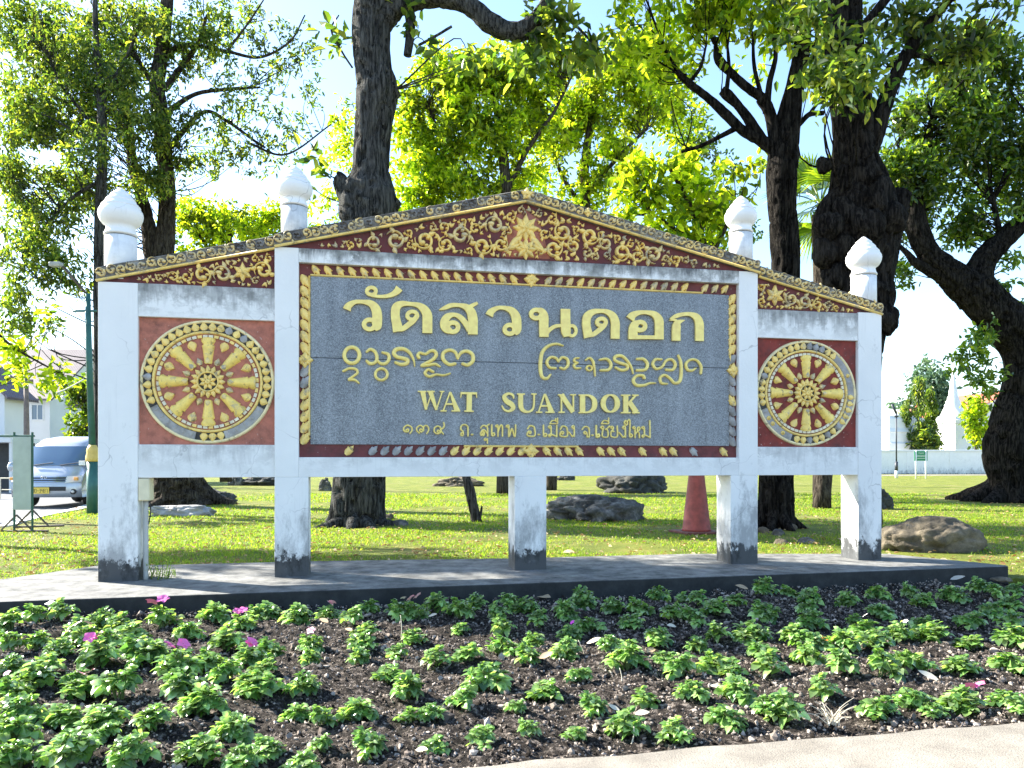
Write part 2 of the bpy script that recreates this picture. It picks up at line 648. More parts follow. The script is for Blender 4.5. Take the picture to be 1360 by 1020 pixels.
def mk_rock(name, a, b, c3):
    m = NT(name)
    c = m.ramp(m.noise(2.5, 10, rough=0.72), [(0.3, a), (0.5, b), (0.72, c3)])
    m.base(c, 0.9)
    m.bump(m.noise(9, 9, rough=0.7), 0.8, 0.08)
    return m.mat


M["rock_grey"] = mk_rock("grey rock", (0.012, 0.012, 0.012), (0.085, 0.085, 0.08), (0.33, 0.32, 0.30))
M["rock_pale"] = mk_rock("pale rock", (0.22, 0.21, 0.20), (0.38, 0.37, 0.36), (0.52, 0.51, 0.50))
M["rock_tan"] = mk_rock("tan rock", (0.018, 0.015, 0.011), (0.11, 0.09, 0.06), (0.26, 0.215, 0.15))
M["rock_dark"] = mk_rock("dark rock", (0.02, 0.02, 0.02), (0.05, 0.05, 0.045), (0.11, 0.11, 0.10))


# ================================================================== THE SIGN
def ribbon(mb, pts, ws, y0, h, prof="round", closed=False, caps="round", m=0):
    """raised band on the sign: pts (t, z), widths, standing h proud of local y = y0"""
    pts = np.asarray(pts, float)
    ws = np.asarray(ws, float)
    if closed:
        tg = np.roll(pts, -1, 0) - np.roll(pts, 1, 0)
    else:
        tg = np.gradient(pts, axis=0)
    tg /= np.linalg.norm(tg, axis=1)[:, None] + 1e-12
    if not closed and caps == "round":
        e = np.array([0.45, 0.8, 0.97])
        k = np.sqrt(1 - e ** 2)
        a = pts[0] - tg[0] * (e * ws[0] / 2)[:, None]
        b = pts[-1] + tg[-1] * (e * ws[-1] / 2)[:, None]
        pts = np.vstack([a[::-1], pts, b])
        ws = np.concatenate([(ws[0] * k)[::-1], ws, ws[-1] * k])
        tg = np.vstack([np.repeat(tg[:1], 3, 0), tg, np.repeat(tg[-1:], 3, 0)])
    nr = np.stack([-tg[:, 1], tg[:, 0]], 1)
    if prof == "round":
        off = np.array([-1, -0.72, 0, 0.72, 1.0])
        hh = np.array([0, 0.72, 1, 0.72, 0])
    else:
        off = np.array([-1, -1, -0.93, 0.93, 1, 1.0])
        hh = np.array([0, 0.9, 1, 1, 0.9, 0])
    k = len(off)
    V = np.zeros((len(pts), k, 3))
    q = pts[:, None, :] + nr[:, None, :] * (off[None, :, None] * ws[:, None, None] / 2)
    V[:, :, 0], V[:, :, 2] = q[:, :, 0], q[:, :, 1]
    V[:, :, 1] = y0 - hh[None, :] * h
    n = len(pts)
    r = np.arange(n if closed else n - 1)
    c = np.arange(k - 1)
    rr, cc = np.meshgrid(r, c, indexing="ij")
    r2 = (rr + 1) % n
    F_ = np.stack([rr * k + cc, rr * k + cc + 1, r2 * k + cc + 1, r2 * k + cc], -1).reshape(-1, 4)
    fs = [F_]
    if not closed:
        fs.append(np.array([tuple(range(k)), tuple(range((n - 1) * k + k - 1, (n - 1) * k - 1, -1))]))
    mb.add(V.reshape(-1, 3), fs, m)


def ringpath(cx, cz, rx, rz=None, n=28):
    a = np.linspace(0, 2 * math.pi, n, endpoint=False)
    return np.stack([cx + rx * np.cos(a), cz + (rz or rx) * np.sin(a)], 1)


def petal(mb, t, z, ang, ln, wd, y0, h, m=0):
    """pointed leaf from (t, z) along ang"""
    k = np.array([0, 0.18, 0.38, 0.6, 0.82, 1.0])
    wf = np.array([0.35, 0.85, 1.0, 0.8, 0.4, 0.02])
    p = np.stack([t + k * ln * math.cos(ang), z + k * ln * math.sin(ang)], 1)
    ribbon(mb, p, wf * wd, y0, h, "round", False, "butt", m)


def curl(mb, t, z, r, a0, sgn, w_, y0, h, m=0, turns=1.35, tail=0.0):
    """scroll: from its outer end it winds in to a round bud"""
    a = np.linspace(0, 0.80 * turns * 2 * math.pi, int(16 * turns) + 2)
    k = a / a[-1]
    rr = r * (1 - 0.62 * k ** 1.1)
    p = np.stack([t + rr * np.cos(a0 + sgn * a), z + rr * np.sin(a0 + sgn * a)], 1)
    ws = w_ * (0.22 + 0.70 * np.sin(k * math.pi * 0.62))
    ribbon(mb, p, ws, y0, h, "round", False, "round", m)
    ribbon(mb, np.array([p[-1] + [-.12 * w_, 0], p[-1] + [.12 * w_, 0]]), [w_ * 1.35] * 2, y0, h * 1.3, "round", False, "round", m)
    for f in (0.30, 0.55):                       # little lobes along the inside of the scroll
        q = p[int(f * (len(p) - 1))]
        c_ = q + (np.array([t, z]) - q) * 0.34
        ribbon(mb, np.array([c_ + [-.1 * w_, 0], c_ + [.1 * w_, 0]]), [w_ * 0.8] * 2, y0, h * 1.1, "round", False, "round", m)


sign = empty("temple_sign", tuple(SO), TH,
             "long white temple name sign with gabled top, granite name board and two gold wheels", "temple sign")
ZB = 0.15                     # top of the concrete base
ZL, ZLT = 1.266, 1.490        # inner lower beam
ZF0, ZF1 = 1.490, 3.680       # carved frame round the board
ZU = 3.840                    # upper beam top
PX = [(130, 183), (365, 410), (683, 725), (969, 1005), (1140, 1171)]
PT = [(T(a), T(b)) for a, b in PX]
TI0, TI1 = PT[1][0], PT[3][1]          # inner block
TF0, TF1 = T(397), T(980)              # carved frame
TE = PT[4][1]
APX = (T(698), 4.515)                  # apex of the gable underside
SLL = (APX[1] - 3.385) / (APX[0] - 0.0)
SLR = (APX[1] - 3.40) / (TE - APX[0])


def zl(t):
    return APX[1] - (APX[0] - t) * SLL if t < APX[0] else APX[1] - (t - APX[0]) * SLR


def part(mb, name, mats, smooth=False, bevel=0.0, parent=None):
    return mb.build(name, mats, parent or sign, smooth, bevel)


# posts
for i, (a, b) in enumerate(PT):
    y0 = -0.03 if i in (1, 2, 3) else 0.0
    ztop = {0: 3.376, 4: 3.392, 1: ZU, 3: ZU, 2: ZL}[i]
    if i == 1:
        mb = MB().box(a, TF0, y0, 0.36, ZL, ZU).box(a, b, y0 + 0.001, 0.36, ZB - 0.02, ZL)
    elif i == 3:
        mb = MB().box(TF1, b, y0, 0.36, ZL, ZU).box(a, b, y0 + 0.001, 0.36, ZB - 0.02, ZL)
    else:
        mb = MB().box(a, b, y0, 0.37, ZB - 0.02, ztop)
    part(mb, "post", M["paint_post"], False, 0.007)
# inner beams
part(MB().box(TF0, TF1, -0.028, 0.355, ZL, ZLT), "lower_beam", M["paint_low"], False, 0.006)
part(MB().box(TF0, TF1, -0.028, 0.355, ZF1, ZU), "upper_beam", M["paint_upper"], False, 0.006)
# outer beams and wheel panels
ZP0, ZP1, ZO = 1.628, 3.018, 3.378
for (a, b) in ((PT[0][1], TI0), (TI1, PT[4][0])):
    part(MB().box(a, b, 0.006, 0.35, ZL, ZP0), "lower_beam", M["paint_low"], False, 0.006)
    part(MB().box(a, b, 0.006, 0.35, ZP1, ZO), "upper_beam", M["paint_outer"], False, 0.006)


# ------------------------------------------------------------------ wheels
def wheel(a, b, dark, grey_arcs, bare):
    red = M["brick_dark" if dark else "brick"]
    yb = 0.055
    pn = part(MB().box(a, b, yb, 0.33, ZP0, ZP1), "wheel_panel", red)
    tc, zc = (a + b) / 2, (ZP0 + ZP1) / 2
    sx = (b - a) / 2 * 0.992
    sz = (ZP1 - ZP0) / 2 * 0.985

    def rp(k, n=72):
        return ringpath(tc, zc, sx * k, sz * k, n)

    rim = MB()
    n = 72
    for r0, r1, h, m_ in ((0.80, 0.965, 0.012, 0), (0.945, 1.0, 0.034, 1), (0.775, 0.825, 0.038, 2)):
        p = rp((r0 + r1) / 2)
        ribbon(rim, p, [(r1 - r0) * sx] * n, yb, h, "flat" if m_ == 0 else "round", True, m=m_)
    part(rim, "wheel_rim", [M["joint"], M["cream_gold"], M["gold_worn"]], True, 0, pn)
    # leaf band between the rings, bare cement where the relief has been mended
    band = MB()
    N = 44
    for i in range(N):
        an = 2 * math.pi * (i + 0.5) / N
        deg = math.degrees(an)
        gr = any(lo <= deg <= hi for lo, hi in grey_arcs)
        if gr:
            continue
        ex, ez = math.cos(an), math.sin(an)
        petal(band, tc + ex * sx * 0.828, zc + ez * sz * 0.828, math.atan2(ez * sz, ex * sx), sx * 0.135, sx * 0.125, yb - 0.012, 0.026,
              0 if random.random() > bare else 1)
    for lo, hi in grey_arcs:
        an = np.radians(np.linspace(lo, hi, 24))
        p = np.stack([tc + sx * 0.888 * np.cos(an), zc + sz * 0.888 * np.sin(an)], 1)
        ribbon(band, p, [0.118 * sx] * 24, yb - 0.011, 0.012, "flat", False, "butt", 1)
        for q in np.linspace(lo + 4, hi - 4, max(2, int((hi - lo) / 8))):
            q = math.radians(q)
            petal(band, tc + math.cos(q) * sx * 0.84, zc + math.sin(q) * sz * 0.84, q, sx * 0.085, sx * 0.07, yb - 0.022, 0.006, 1)
            if dark and random.random() < 0.45:
                p = ringpath(tc + math.cos(q) * sx * 0.888, zc + math.sin(q) * sz * 0.888, 0.008, 0.008, 8)
                ribbon(band, p, [0.045] * 8, yb - 0.022, 0.02, "round", True, m=0)
    part(band, "leaf_band", [M["gold_worn"], M["grey_bare"]], True, 0, pn)
    # ring of little blocks
    blk = MB()
    N = 56
    for i in range(N):
        q0, q1 = 2 * math.pi * (i + 0.10) / N, 2 * math.pi * (i + 0.9) / N
        an = np.linspace(q0, q1, 4)
        p = np.stack([tc + sx * 0.735 * np.cos(an), zc + sz * 0.735 * np.sin(an)], 1)
        ribbon(blk, p, [0.045 * sx] * 4, yb, 0.022, "flat", False, "butt", 0 if (dark or i % 3) else 1)
    part(blk, "bead_ring", [M["cream"], M["gold_worn"]], False, 0, pn)
    for i in range(8):
        an = math.pi / 2 + i * math.pi / 4
        sp = MB()
        d = np.array([math.cos(an) * sx, math.sin(an) * sz])
        k = np.array([0.29, 0.31, 0.37, 0.50, 0.565, 0.585, 0.60, 0.615, 0.66, 0.70, 0.715])
        wv = np.array([0.09, 0.12, 0.13, 0.165, 0.185, 0.20, 0.15, 0.165, 0.215, 0.205, 0.15]) * sx
        p = np.array([tc, zc]) + d * k[:, None]
        ribbon(sp, p, wv, yb, 0.05, "round", False, "butt")
        q = np.array([tc, zc]) + d * 0.30
        petal(sp, q[0], q[1], an, sx * 0.09, sx * 0.075, yb - 0.046, 0.012, 1)
        part(sp, "spoke", [M["gold_spoke"], M["gold_dirty"]], True, 0, pn)
    lf = MB()
    for i in range(8):
        for da, rr, ln, wd in ((-0.26, 0.70, -0.15, 0.14), (0.26, 0.70, -0.15, 0.14)):
            if (i % 2 == 0) == (da < 0) or True:
                pass
        an = math.pi / 2 + (i + 0.5) * math.pi / 4
        ex, ez = math.cos(an) * sx, math.sin(an) * sz
        petal(lf, tc + ex * 0.69, zc + ez * 0.69, math.atan2(-ez, -ex), sx * 0.16, sx * 0.145, yb, 0.035)
        petal(lf, tc + ex * 0.29, zc + ez * 0.29, math.atan2(ez, ex), sx * 0.12, sx * 0.10, yb, 0.03, 1)
    part(lf, "leaf_ornament", [M["gold_worn"], M["gold_dirty"]], True, 0, pn)
    hub = MB()
    ribbon(hub, rp(0.10, 24), [0.20 * sx] * 24, yb, 0.03, "flat", True, m=1)
    for i in range(16):
        an = i * math.pi / 8
        petal(hub, tc + math.cos(an) * sx * 0.15, zc + math.sin(an) * sz * 0.15, an, sx * 0.115, sx * 0.085, yb - 0.018, 0.03)
    ribbon(hub, rp(0.155, 32), [0.032 * sx] * 32, yb - 0.03, 0.03, "round", True)
    for i in range(8):
        an = (i + .5) * math.pi / 4
        petal(hub, tc + math.cos(an) * sx * 0.045, zc + math.sin(an) * sz * 0.045, an, sx * 0.09, sx * 0.065, yb - 0.03, 0.025)
    ribbon(hub, rp(0.022, 16), [0.05 * sx] * 16, yb - 0.035, 0.03, "round", True)
    part(hub, "hub", [M["gold_worn"], M["joint"]], True, 0, pn)
    return pn


wheel(PT[0][1], TI0, False, [(207, 258), (286, 333)], 0.06)["label"] = "brick red panel with a gold eight-spoked wheel, worn grey below"
wheel(TI1, PT[4][0], True, [(-48, 52), (200, 250)], 0.25)["label"] = "deep red panel with a gold eight-spoked wheel, much of its rim worn grey"

# ------------------------------------------------------------------ carved frame and granite board
TG0, TG1 = L(412, 480)[0], L(970, 480)[0]
ZG0, ZG1 = 1.636, 3.545
fr = MB()
yf = 0.045
fr.box(TF0, TF1, yf, 0.30, ZG1, ZF1)
fr.box(TF0, TF1, yf, 0.30, ZF0, ZG0)
fr.box(TF0, TG0, yf, 0.30, ZG0, ZG1)
fr.box(TG1, TF1, yf, 0.30, ZG0, ZG1)
frame = part(fr, "carved_frame", M["frame_red"])
lv = MB()


def frame_leaf(t, z, ang, ln, wd, m):
    petal(lv, t, z, ang, ln, wd, yf, 0.035, m)
    for s in (-1, 1):
        petal(lv, t + math.cos(ang) * ln * 0.15, z + math.sin(ang) * ln * 0.15, ang + s * 0.5, ln * 0.62, wd * 0.5, yf, 0.028, m)


def flowerlet(mb, t, z, r, y0, m=0, n=4, h=0.03, a0=0.0):
    for i in range(n):
        petal(mb, t, z, a0 + math.pi / 2 + i * 2 * math.pi / n, r, r * (0.9 if n < 6 else 0.6), y0, h, m)
    ribbon(mb, ringpath(t, z, r * 0.12, None, 12), [r * 0.3] * 12, y0 - h * 0.6, h * 0.9, "round", True, m=m)


tm = (TG0 + TG1) / 2
NT_ = 38
for i in range(NT_):
    k = (i + 0.5) / NT_
    t = TG0 + (TG1 - TG0) * k
    if abs(t - tm) < 0.07:
        continue
    lft = t < tm
    if not (0.905 < k < 0.93):
        frame_leaf(t + (-0.045 if lft else 0.045), ZG1 + 0.118, R(-52 if lft else -128), 0.135, 0.075, 1 if k > 0.5 and random.random() < 0.4 else 0)
    # bottom row: left part mostly bare, gilt in the middle, patchy on the right
    gild = (0.065 < k < 0.085) or (0.30 < k < 0.64) or (0.67 < k < 0.88 and random.random() < 0.8) or k > 0.97
    bare = k < 0.30
    if k > 0.11 and not (0.64 <= k <= 0.67) or gild:
        if gild or bare or random.random() < 0.4:
            frame_leaf(t + (0.05 if lft else -0.05), ZF0 + (0.122 if not lft else 0.03) - (0 if lft else 0.0), R(48 if lft else -48), 0.14, 0.085, 0 if gild else 2)
NV = 15
for i in range(NV):
    k = (i + 0.5) / NV
    z = ZG0 + (ZG1 - ZG0) * k
    if abs(k - 0.5) < 0.03:
        continue
    mL = 2 if (0.36 < k < 0.44 or k < 0.03) else 0
    frame_leaf(TF0 + 0.025, z + (0.07 if k > 0.5 else -0.06), R(-58 if k > 0.5 else 58), 0.165, 0.10, mL)
    mR = 2 if (k < 0.24 or 0.33 < k < 0.48 or 0.50 < k < 0.60) else 0
    frame_leaf(TF1 - 0.025, z + (0.07 if k > 0.5 else -0.06), R(-122 if k > 0.5 else 122), 0.16, 0.10, mR)
for t, z in ((tm, (ZG1 + ZF1) / 2 + 0.01), (tm, (ZG0 + ZF0) / 2), (TF0 + 0.065, (ZG0 + ZG1) / 2), (TF1 - 0.05, (ZG0 + ZG1) / 2)):
    flowerlet(lv, t, z, 0.095, yf - 0.008, 0, 4, 0.04)
    flowerlet(lv, t, z, 0.07, yf - 0.008, 0, 4, 0.04, math.pi / 4)
part(lv, "leaf_ornament", [M["gold_worn"], M["gold_dirty"], M["grey_bare"]], True, 0, frame)
tr = MB()
for a, b in (((TG0, ZG1 + 0.012), (TG0 + (TG1 - TG0) * 0.93, ZG1 + 0.012)), ((TG0 - 0.012, ZG0 + 0.1), (TG0 - 0.012, ZG1)),
             ((TG1 + 0.012, ZG0 + 1.0), (TG1 + 0.012, ZG1 - 0.02)), ((TG0 + 1.75, ZG0 - 0.012), (TG0 + 3.15, ZG0 - 0.012))):
    ribbon(tr, [a, b], [0.026, 0.026], yf, 0.032, "round", False, "butt")
part(tr, "gilt_bead", M["gold_worn"], True, 0, frame)

gb = MB()
zj = 2.62
yg = 0.03
gb.box(TG0 + 0.001, TG1 - 0.001, yg, 0.2, ZG0 + 0.001, zj - 0.003)
gb.box(TG0 + 0.001, TG1 - 0.001, yg + 0.002, 0.2, zj + 0.003, ZG1 - 0.001)
board = part(gb, "granite_board", M["granite"], False, 0.003)
YL = yg - 0.004           # letters stand a hair off the stone
DL = -YL


def zoomer(ox, oy, s):
    def f(pts):
        return [(ox + p[0] / s, oy + p[1] / s) + tuple([p[2] / s] if len(p) > 2 else []) for p in pts]
    return f


def pxscale(x):
    return F / (SO[1] + st * T(x))


class Lettering:
    def __init__(self):
        self.mb, self.k = MB(), 0

    def stroke(self, pts, h=0.03, prof="flat", caps="butt", closed=False, smooth=True, per=7, w0=None):
        """pts: photo pixel x, y, width"""
        a = []
        for p in pts:
            t, z = L(p[0], p[1], DL + h)
            wd = (p[2] if len(p) > 2 else w0) / pxscale(p[0])
            a.append((t, z, wd))
        a = np.array(a)
        if not closed and smooth and len(a) > 2:
            a = catmull(a, per)
        a[:, 2] = np.maximum(a[:, 2], 0.003)
        self.k += 1
        ribbon(self.mb, a[:, :2], a[:, 2], YL, h + (self.k % 9) * 0.0007, prof, closed, caps)

    def ring(self, cx, cy, rx, ry, w_, h=0.03, prof="flat"):
        an = np.linspace(0, 2 * math.pi, 30, endpoint=False)
        self.stroke([(cx + rx * math.cos(q), cy + ry * math.sin(q), w_) for q in an], h, prof, closed=True)

    def done(self, label):
        o = part(self.mb, "lettering", M["gold_letter"], False, 0, board)
        o["label"] = label
        return o


def scaled(z, lst):
    return z(lst)


# --- line 1: the large name
T1 = Lettering()
z1 = zoomer(450, 375, 8.5)


def ring_z(Lt, z, cx, cy, rx, ry, w_, **k):
    p = z([(cx, cy, w_)])[0]
    s = p[2] / w_
    Lt.ring(p[0], p[1], rx * s, ry * s, p[2], **k)


ring_z(T1, z1, 368, 97, 51, 41, 42)
T1.stroke(z1([(345, 140, 26), (400, 152, 34), (500, 158, 38), (590, 140, 52), (650, 105, 72), (684, 64, 88)]))
T1.stroke(z1([(90, 306, 92), (112, 262, 76), (180, 222, 50), (270, 218, 46), (360, 238, 76), (415, 295, 104), (432, 370, 112), (432, 440, 112), (425, 490, 112), (395, 525, 66)]))
ring_z(T1, z1, 347, 474, 63, 54, 50)
T1.stroke(z1([(675, 552, 128), (655, 470, 108), (638, 370, 100), (650, 280, 98), (715, 240, 66), (810, 243, 46), (890, 255, 60), (955, 295, 92), (996, 360, 110), (1000, 450, 112), (1000, 572, 112)]))
T1.stroke(z1([(650, 545, 20), (720, 525, 52), (790, 475, 60), (850, 425, 58), (882, 375, 48)]))
ring_z(T1, z1, 830, 374, 57, 45, 44)
z2 = zoomer(580, 380, 6.8)
T1.stroke(z2([(22, 214, 8), (75, 195, 36), (135, 172, 40), (205, 172, 36), (268, 190, 60), (312, 235, 82), (327, 300, 88), (327, 360, 88), (327, 436, 88)]))
T1.stroke(z2([(275, 195, 30), (325, 172, 34), (370, 150, 26)]))
T1.stroke(z2([(125, 408, 55), (80, 375, 78), (72, 320, 78), (100, 275, 62), (155, 257, 38), (210, 278, 48), (262, 335, 52), (298, 400, 50)]))
ring_z(T1, z2, 147, 370, 47, 42, 42)
T1.stroke(z2([(475, 264, 74), (492, 232, 62), (545, 198, 38), (615, 196, 38), (680, 222, 66), (716, 275, 84), (724, 340, 86), (720, 395, 86), (698, 425, 54)]))
ring_z(T1, z2, 660, 390, 46, 40, 40)
ring_z(T1, z2, 900, 251, 46, 38, 40)
T1.stroke(z2([(905, 214, 34), (945, 225, 60), (966, 268, 86), (968, 350, 86), (970, 458, 86)]))
T1.stroke(z2([(985, 445, 26), (1020, 395, 36), (1070, 363, 34), (1125, 355, 28)]))
T1.stroke(z2([(1164, 206, 88), (1165, 300, 88), (1168, 400, 90), (1178, 455, 62)]))
ring_z(T1, z2, 1222, 402, 38, 46, 30)
z3 = zoomer(765, 390, 7.556)
T1.stroke(z3([(132, 437, 104), (115, 370, 90), (105, 295, 86), (118, 225, 84), (172, 183, 60), (250, 172, 42), (318, 184, 54), (372, 225, 80), (396, 290, 92), (396, 370, 92), (396, 452, 92)]))
T1.stroke(z3([(110, 430, 16), (175, 408, 44), (240, 360, 50), (285, 320, 46), (303, 285, 40)]))
ring_z(T1, z3, 258, 285, 45, 36, 40)
T1.stroke(z3([(545, 254, 92), (572, 216, 72), (635, 190, 46), (715, 188, 42), (788, 208, 66), (832, 262, 92), (838, 340, 92), (838, 400, 92), (838, 458, 92)]))
T1.stroke(z3([(528, 437, 42), (680, 437, 40), (840, 439, 38)], smooth=False) if False else z3([(528, 437, 42), (680, 437, 40), (840, 439, 38)]))
T1.stroke(z3([(576, 430, 96), (574, 370, 92), (590, 315, 86), (625, 283, 44)]))
ring_z(T1, z3, 646, 325, 49, 41, 46)
T1.stroke(z3([(1008, 472, 88), (1008, 370, 88), (1016, 310, 84), (1040, 282, 44), (1092, 266, 6)]))
T1.stroke(z3([(942, 266, 6), (985, 262, 22), (1015, 272, 24)]))
T1.stroke(z3([(948, 252, 14), (1005, 224, 42), (1075, 206, 38), (1150, 206, 44), (1212, 236, 76), (1240, 295, 90), (1243, 380, 90), (1243, 474, 90)]))
T1.done("large gold letters of the top line")

# --- line 2: old northern script, round strokes
T2 = Lettering()
RD = dict(h=0.028, prof="round", caps="round")
z5 = zoomer(440, 370, 5.23)
ring_z(T2, z5, 143, 530, 53, 56, 28, h=0.028, prof="round")
T2.stroke(z5([(85, 640, 20), (125, 622, 20), (172, 628, 20), (180, 655, 20), (145, 682, 18), (122, 700, 20), (162, 702, 20), (192, 724, 14)]), **RD)
T2.stroke(z1([(318, 778, 32), (355, 752, 38), (402, 772, 40), (428, 820, 40), (428, 875, 40), (398, 908, 40), (350, 912, 42), (316, 884, 32)]), **RD)
T2.stroke(z1([(440, 885, 32), (482, 915, 38), (536, 908, 40), (568, 860, 40), (556, 808, 40), (495, 788, 30)]), **RD)
ring_z(T2, z5, 348, 663, 42, 40, 21, h=0.028, prof="round")
T2.stroke(z1([(858, 945, 16), (848, 880, 26), (805, 795, 40), (735, 748, 44), (655, 752, 50), (622, 792, 48), (652, 835, 46), (715, 852, 46), (775, 872, 48), (768, 912, 48), (705, 924, 44), (642, 902, 36)]), **RD)
T2.stroke(z1([(905, 845, 42), (892, 818, 38), (920, 792, 36), (980, 806, 34), (1032, 772, 38), (1080, 772, 42), (1103, 815, 44), (1062, 868, 42), (985, 908, 36), (935, 938, 36), (1005, 932, 36), (1090, 920, 38), (1142, 948, 24)]), **RD)
T2.stroke(z5([(708, 645, 20), (675, 630, 20), (652, 655, 22), (682, 678, 22), (730, 665, 18), (780, 670, 18), (825, 658, 14)]), **RD)
T2.stroke(z5([(860, 590, 24), (820, 594, 26), (780, 560, 28), (780, 515, 26), (820, 494, 25), (862, 508, 24), (880, 552, 20)]), **RD)
T2.stroke(z5([(882, 545, 20), (905, 512, 24), (945, 502, 26), (982, 525, 28), (985, 570, 28), (950, 598, 26), (915, 590, 24)]), **RD)
z8 = zoomer(700, 450, 5.551)
for st_ in (
    [(266, 48, 14), (220, 35, 20), (160, 50, 24), (117, 95, 28), (104, 160, 30), (103, 230, 30), (116, 280, 28), (150, 290, 24), (174, 265, 18)],
    [(210, 215, 22), (168, 208, 22), (150, 168, 24), (178, 134, 22), (216, 140, 22), (234, 165, 18)],
    [(236, 162, 18), (262, 135, 22), (300, 148, 24), (306, 190, 24), (280, 219, 22), (250, 212, 22)],
    [(382, 140, 16), (357, 143, 18), (352, 163, 18), (376, 174, 14)],
    [(374, 178, 14), (350, 190, 20), (360, 214, 20), (396, 214, 16)],
    [(436, 155, 16), (464, 139, 20), (490, 165, 22), (499, 215, 20), (505, 272, 12)],
    [(540, 152, 18), (592, 147, 22), (622, 182, 24), (608, 224, 24), (547, 231, 20)],
    [(785, 254, 12), (776, 215, 18), (748, 165, 22), (704, 125, 26), (658, 128, 26), (652, 155, 24), (692, 176, 24), (740, 192, 24), (742, 220, 24), (700, 229, 24), (657, 210, 20)],
    [(815, 147, 20), (862, 147, 24), (892, 182, 26), (878, 224, 24), (815, 230, 22)],
    [(868, 285, 26), (858, 270, 24), (815, 270, 22), (788, 305, 26), (812, 340, 26), (870, 340, 24), (905, 326, 18), (948, 325, 14)],
    [(993, 150, 18), (952, 150, 22), (932, 185, 24), (956, 219, 22), (1000, 205, 20), (1030, 160, 20), (1070, 150, 22), (1098, 185, 24), (1080, 225, 24), (1030, 226, 20)],
    [(1120, 122, 18), (1138, 170, 24), (1142, 250, 26), (1130, 312, 26), (1092, 324, 24), (1058, 290, 22), (1018, 266, 22), (986, 287, 22), (996, 325, 22), (1034, 330, 16)],
    [(1286, 252, 20), (1287, 200, 22), (1255, 157, 20), (1210, 152, 20), (1177, 182, 22), (1187, 225, 24), (1222, 232, 20), (1246, 217, 14)],
):
    T2.stroke(z8(st_), **RD)
ring_z(T2, z8, 462, 215, 20, 18, 16, h=0.028, prof="round")
T2.done("gold letters of the second line in round northern script")

# --- line 3: WAT SUANDOK
T3 = Lettering()
z4 = zoomer(540, 505, 8.5)
z6 = zoomer(690, 505, 7.158)


def seg(z, *pts, **k):
    T3.stroke(z(list(pts)), h=k.get("h", 0.024), smooth=len(pts) > 2)


for s_ in (((182, 122, 58), (222, 330, 30)), ((220, 330, 15), (282, 150, 15)), ((268, 122, 56), (338, 335, 28)), ((336, 335, 14), (404, 128, 14)),
           ((128, 125, 15), (222, 127, 15)), ((232, 125, 15), (318, 127, 15)), ((376, 126, 15), (426, 127, 15)),
           ((414, 345, 15), (492, 132, 17)), ((494, 132, 20), (572, 345, 62)), ((440, 268, 20), (535, 268, 20)), ((384, 345, 17), (452, 345, 17)), ((508, 345, 17), (606, 345, 17)),
           ((710, 140, 60), (706, 347, 60)), ((610, 144, 26), (796, 148, 26)), ((618, 148, 15), (613, 196, 10)), ((788, 150, 15), (793, 198, 10)), ((652, 348, 17), (758, 350, 17)),
           ((1212, 206, 14), (1200, 166, 26), (1150, 150, 28), (1104, 184, 46), (1132, 236, 58), (1184, 270, 58), (1204, 312, 50), (1160, 348, 28), (1106, 332, 22), (1076, 284, 14))):
    seg(z4, *s_)
for s_ in (((13, 128, 46), (13, 240, 46), (34, 284, 36), (80, 300, 22), (122, 280, 20), (138, 230, 17), (140, 128, 17)), ((-22, 131, 14), (52, 131, 14)), ((114, 131, 14), (162, 131, 14)),
           ((182, 302, 13), (240, 130, 15)), ((243, 130, 18), (304, 302, 52)), ((204, 244, 16), (282, 244, 16)), ((158, 304, 14), (216, 304, 14)), ((248, 304, 14), (334, 304, 14)),
           ((400, 140, 15), (400, 304, 15)), ((398, 136, 48), (510, 302, 44)), ((513, 136, 15), (513, 300, 15)), ((368, 138, 14), (428, 138, 14)), ((484, 138, 14), (538, 138, 14)), ((372, 304, 14), (430, 304, 14)),
           ((600, 138, 52), (600, 306, 52)), ((600, 142, 15), (662, 146, 22), (706, 180, 42), (716, 224, 50), (704, 272, 42), (656, 302, 20), (600, 305, 15)), ((564, 141, 14), (612, 141, 14)), ((564, 307, 14), (612, 307, 14)),
           ((1012, 138, 50), (1012, 307, 50)), ((968, 142, 14), (1054, 142, 14)), ((966, 308, 14), (1056, 308, 14)), ((1106, 144, 18), (1030, 228, 18)), ((1042, 200, 44), (1112, 306, 54)), ((1074, 142, 14), (1132, 142, 14)), ((1072, 308, 14), (1142, 308, 14))):
    seg(z6, *s_)
an = np.linspace(0, 2 * math.pi, 32, endpoint=False)
T3.stroke(z6([(864 + 68 * math.cos(q), 220 + 80 * math.sin(q), 16 + 34 * abs(math.cos(q)) ** 1.3) for q in an]), h=0.024, closed=True)
T3.done("gold Latin capitals of the third line")

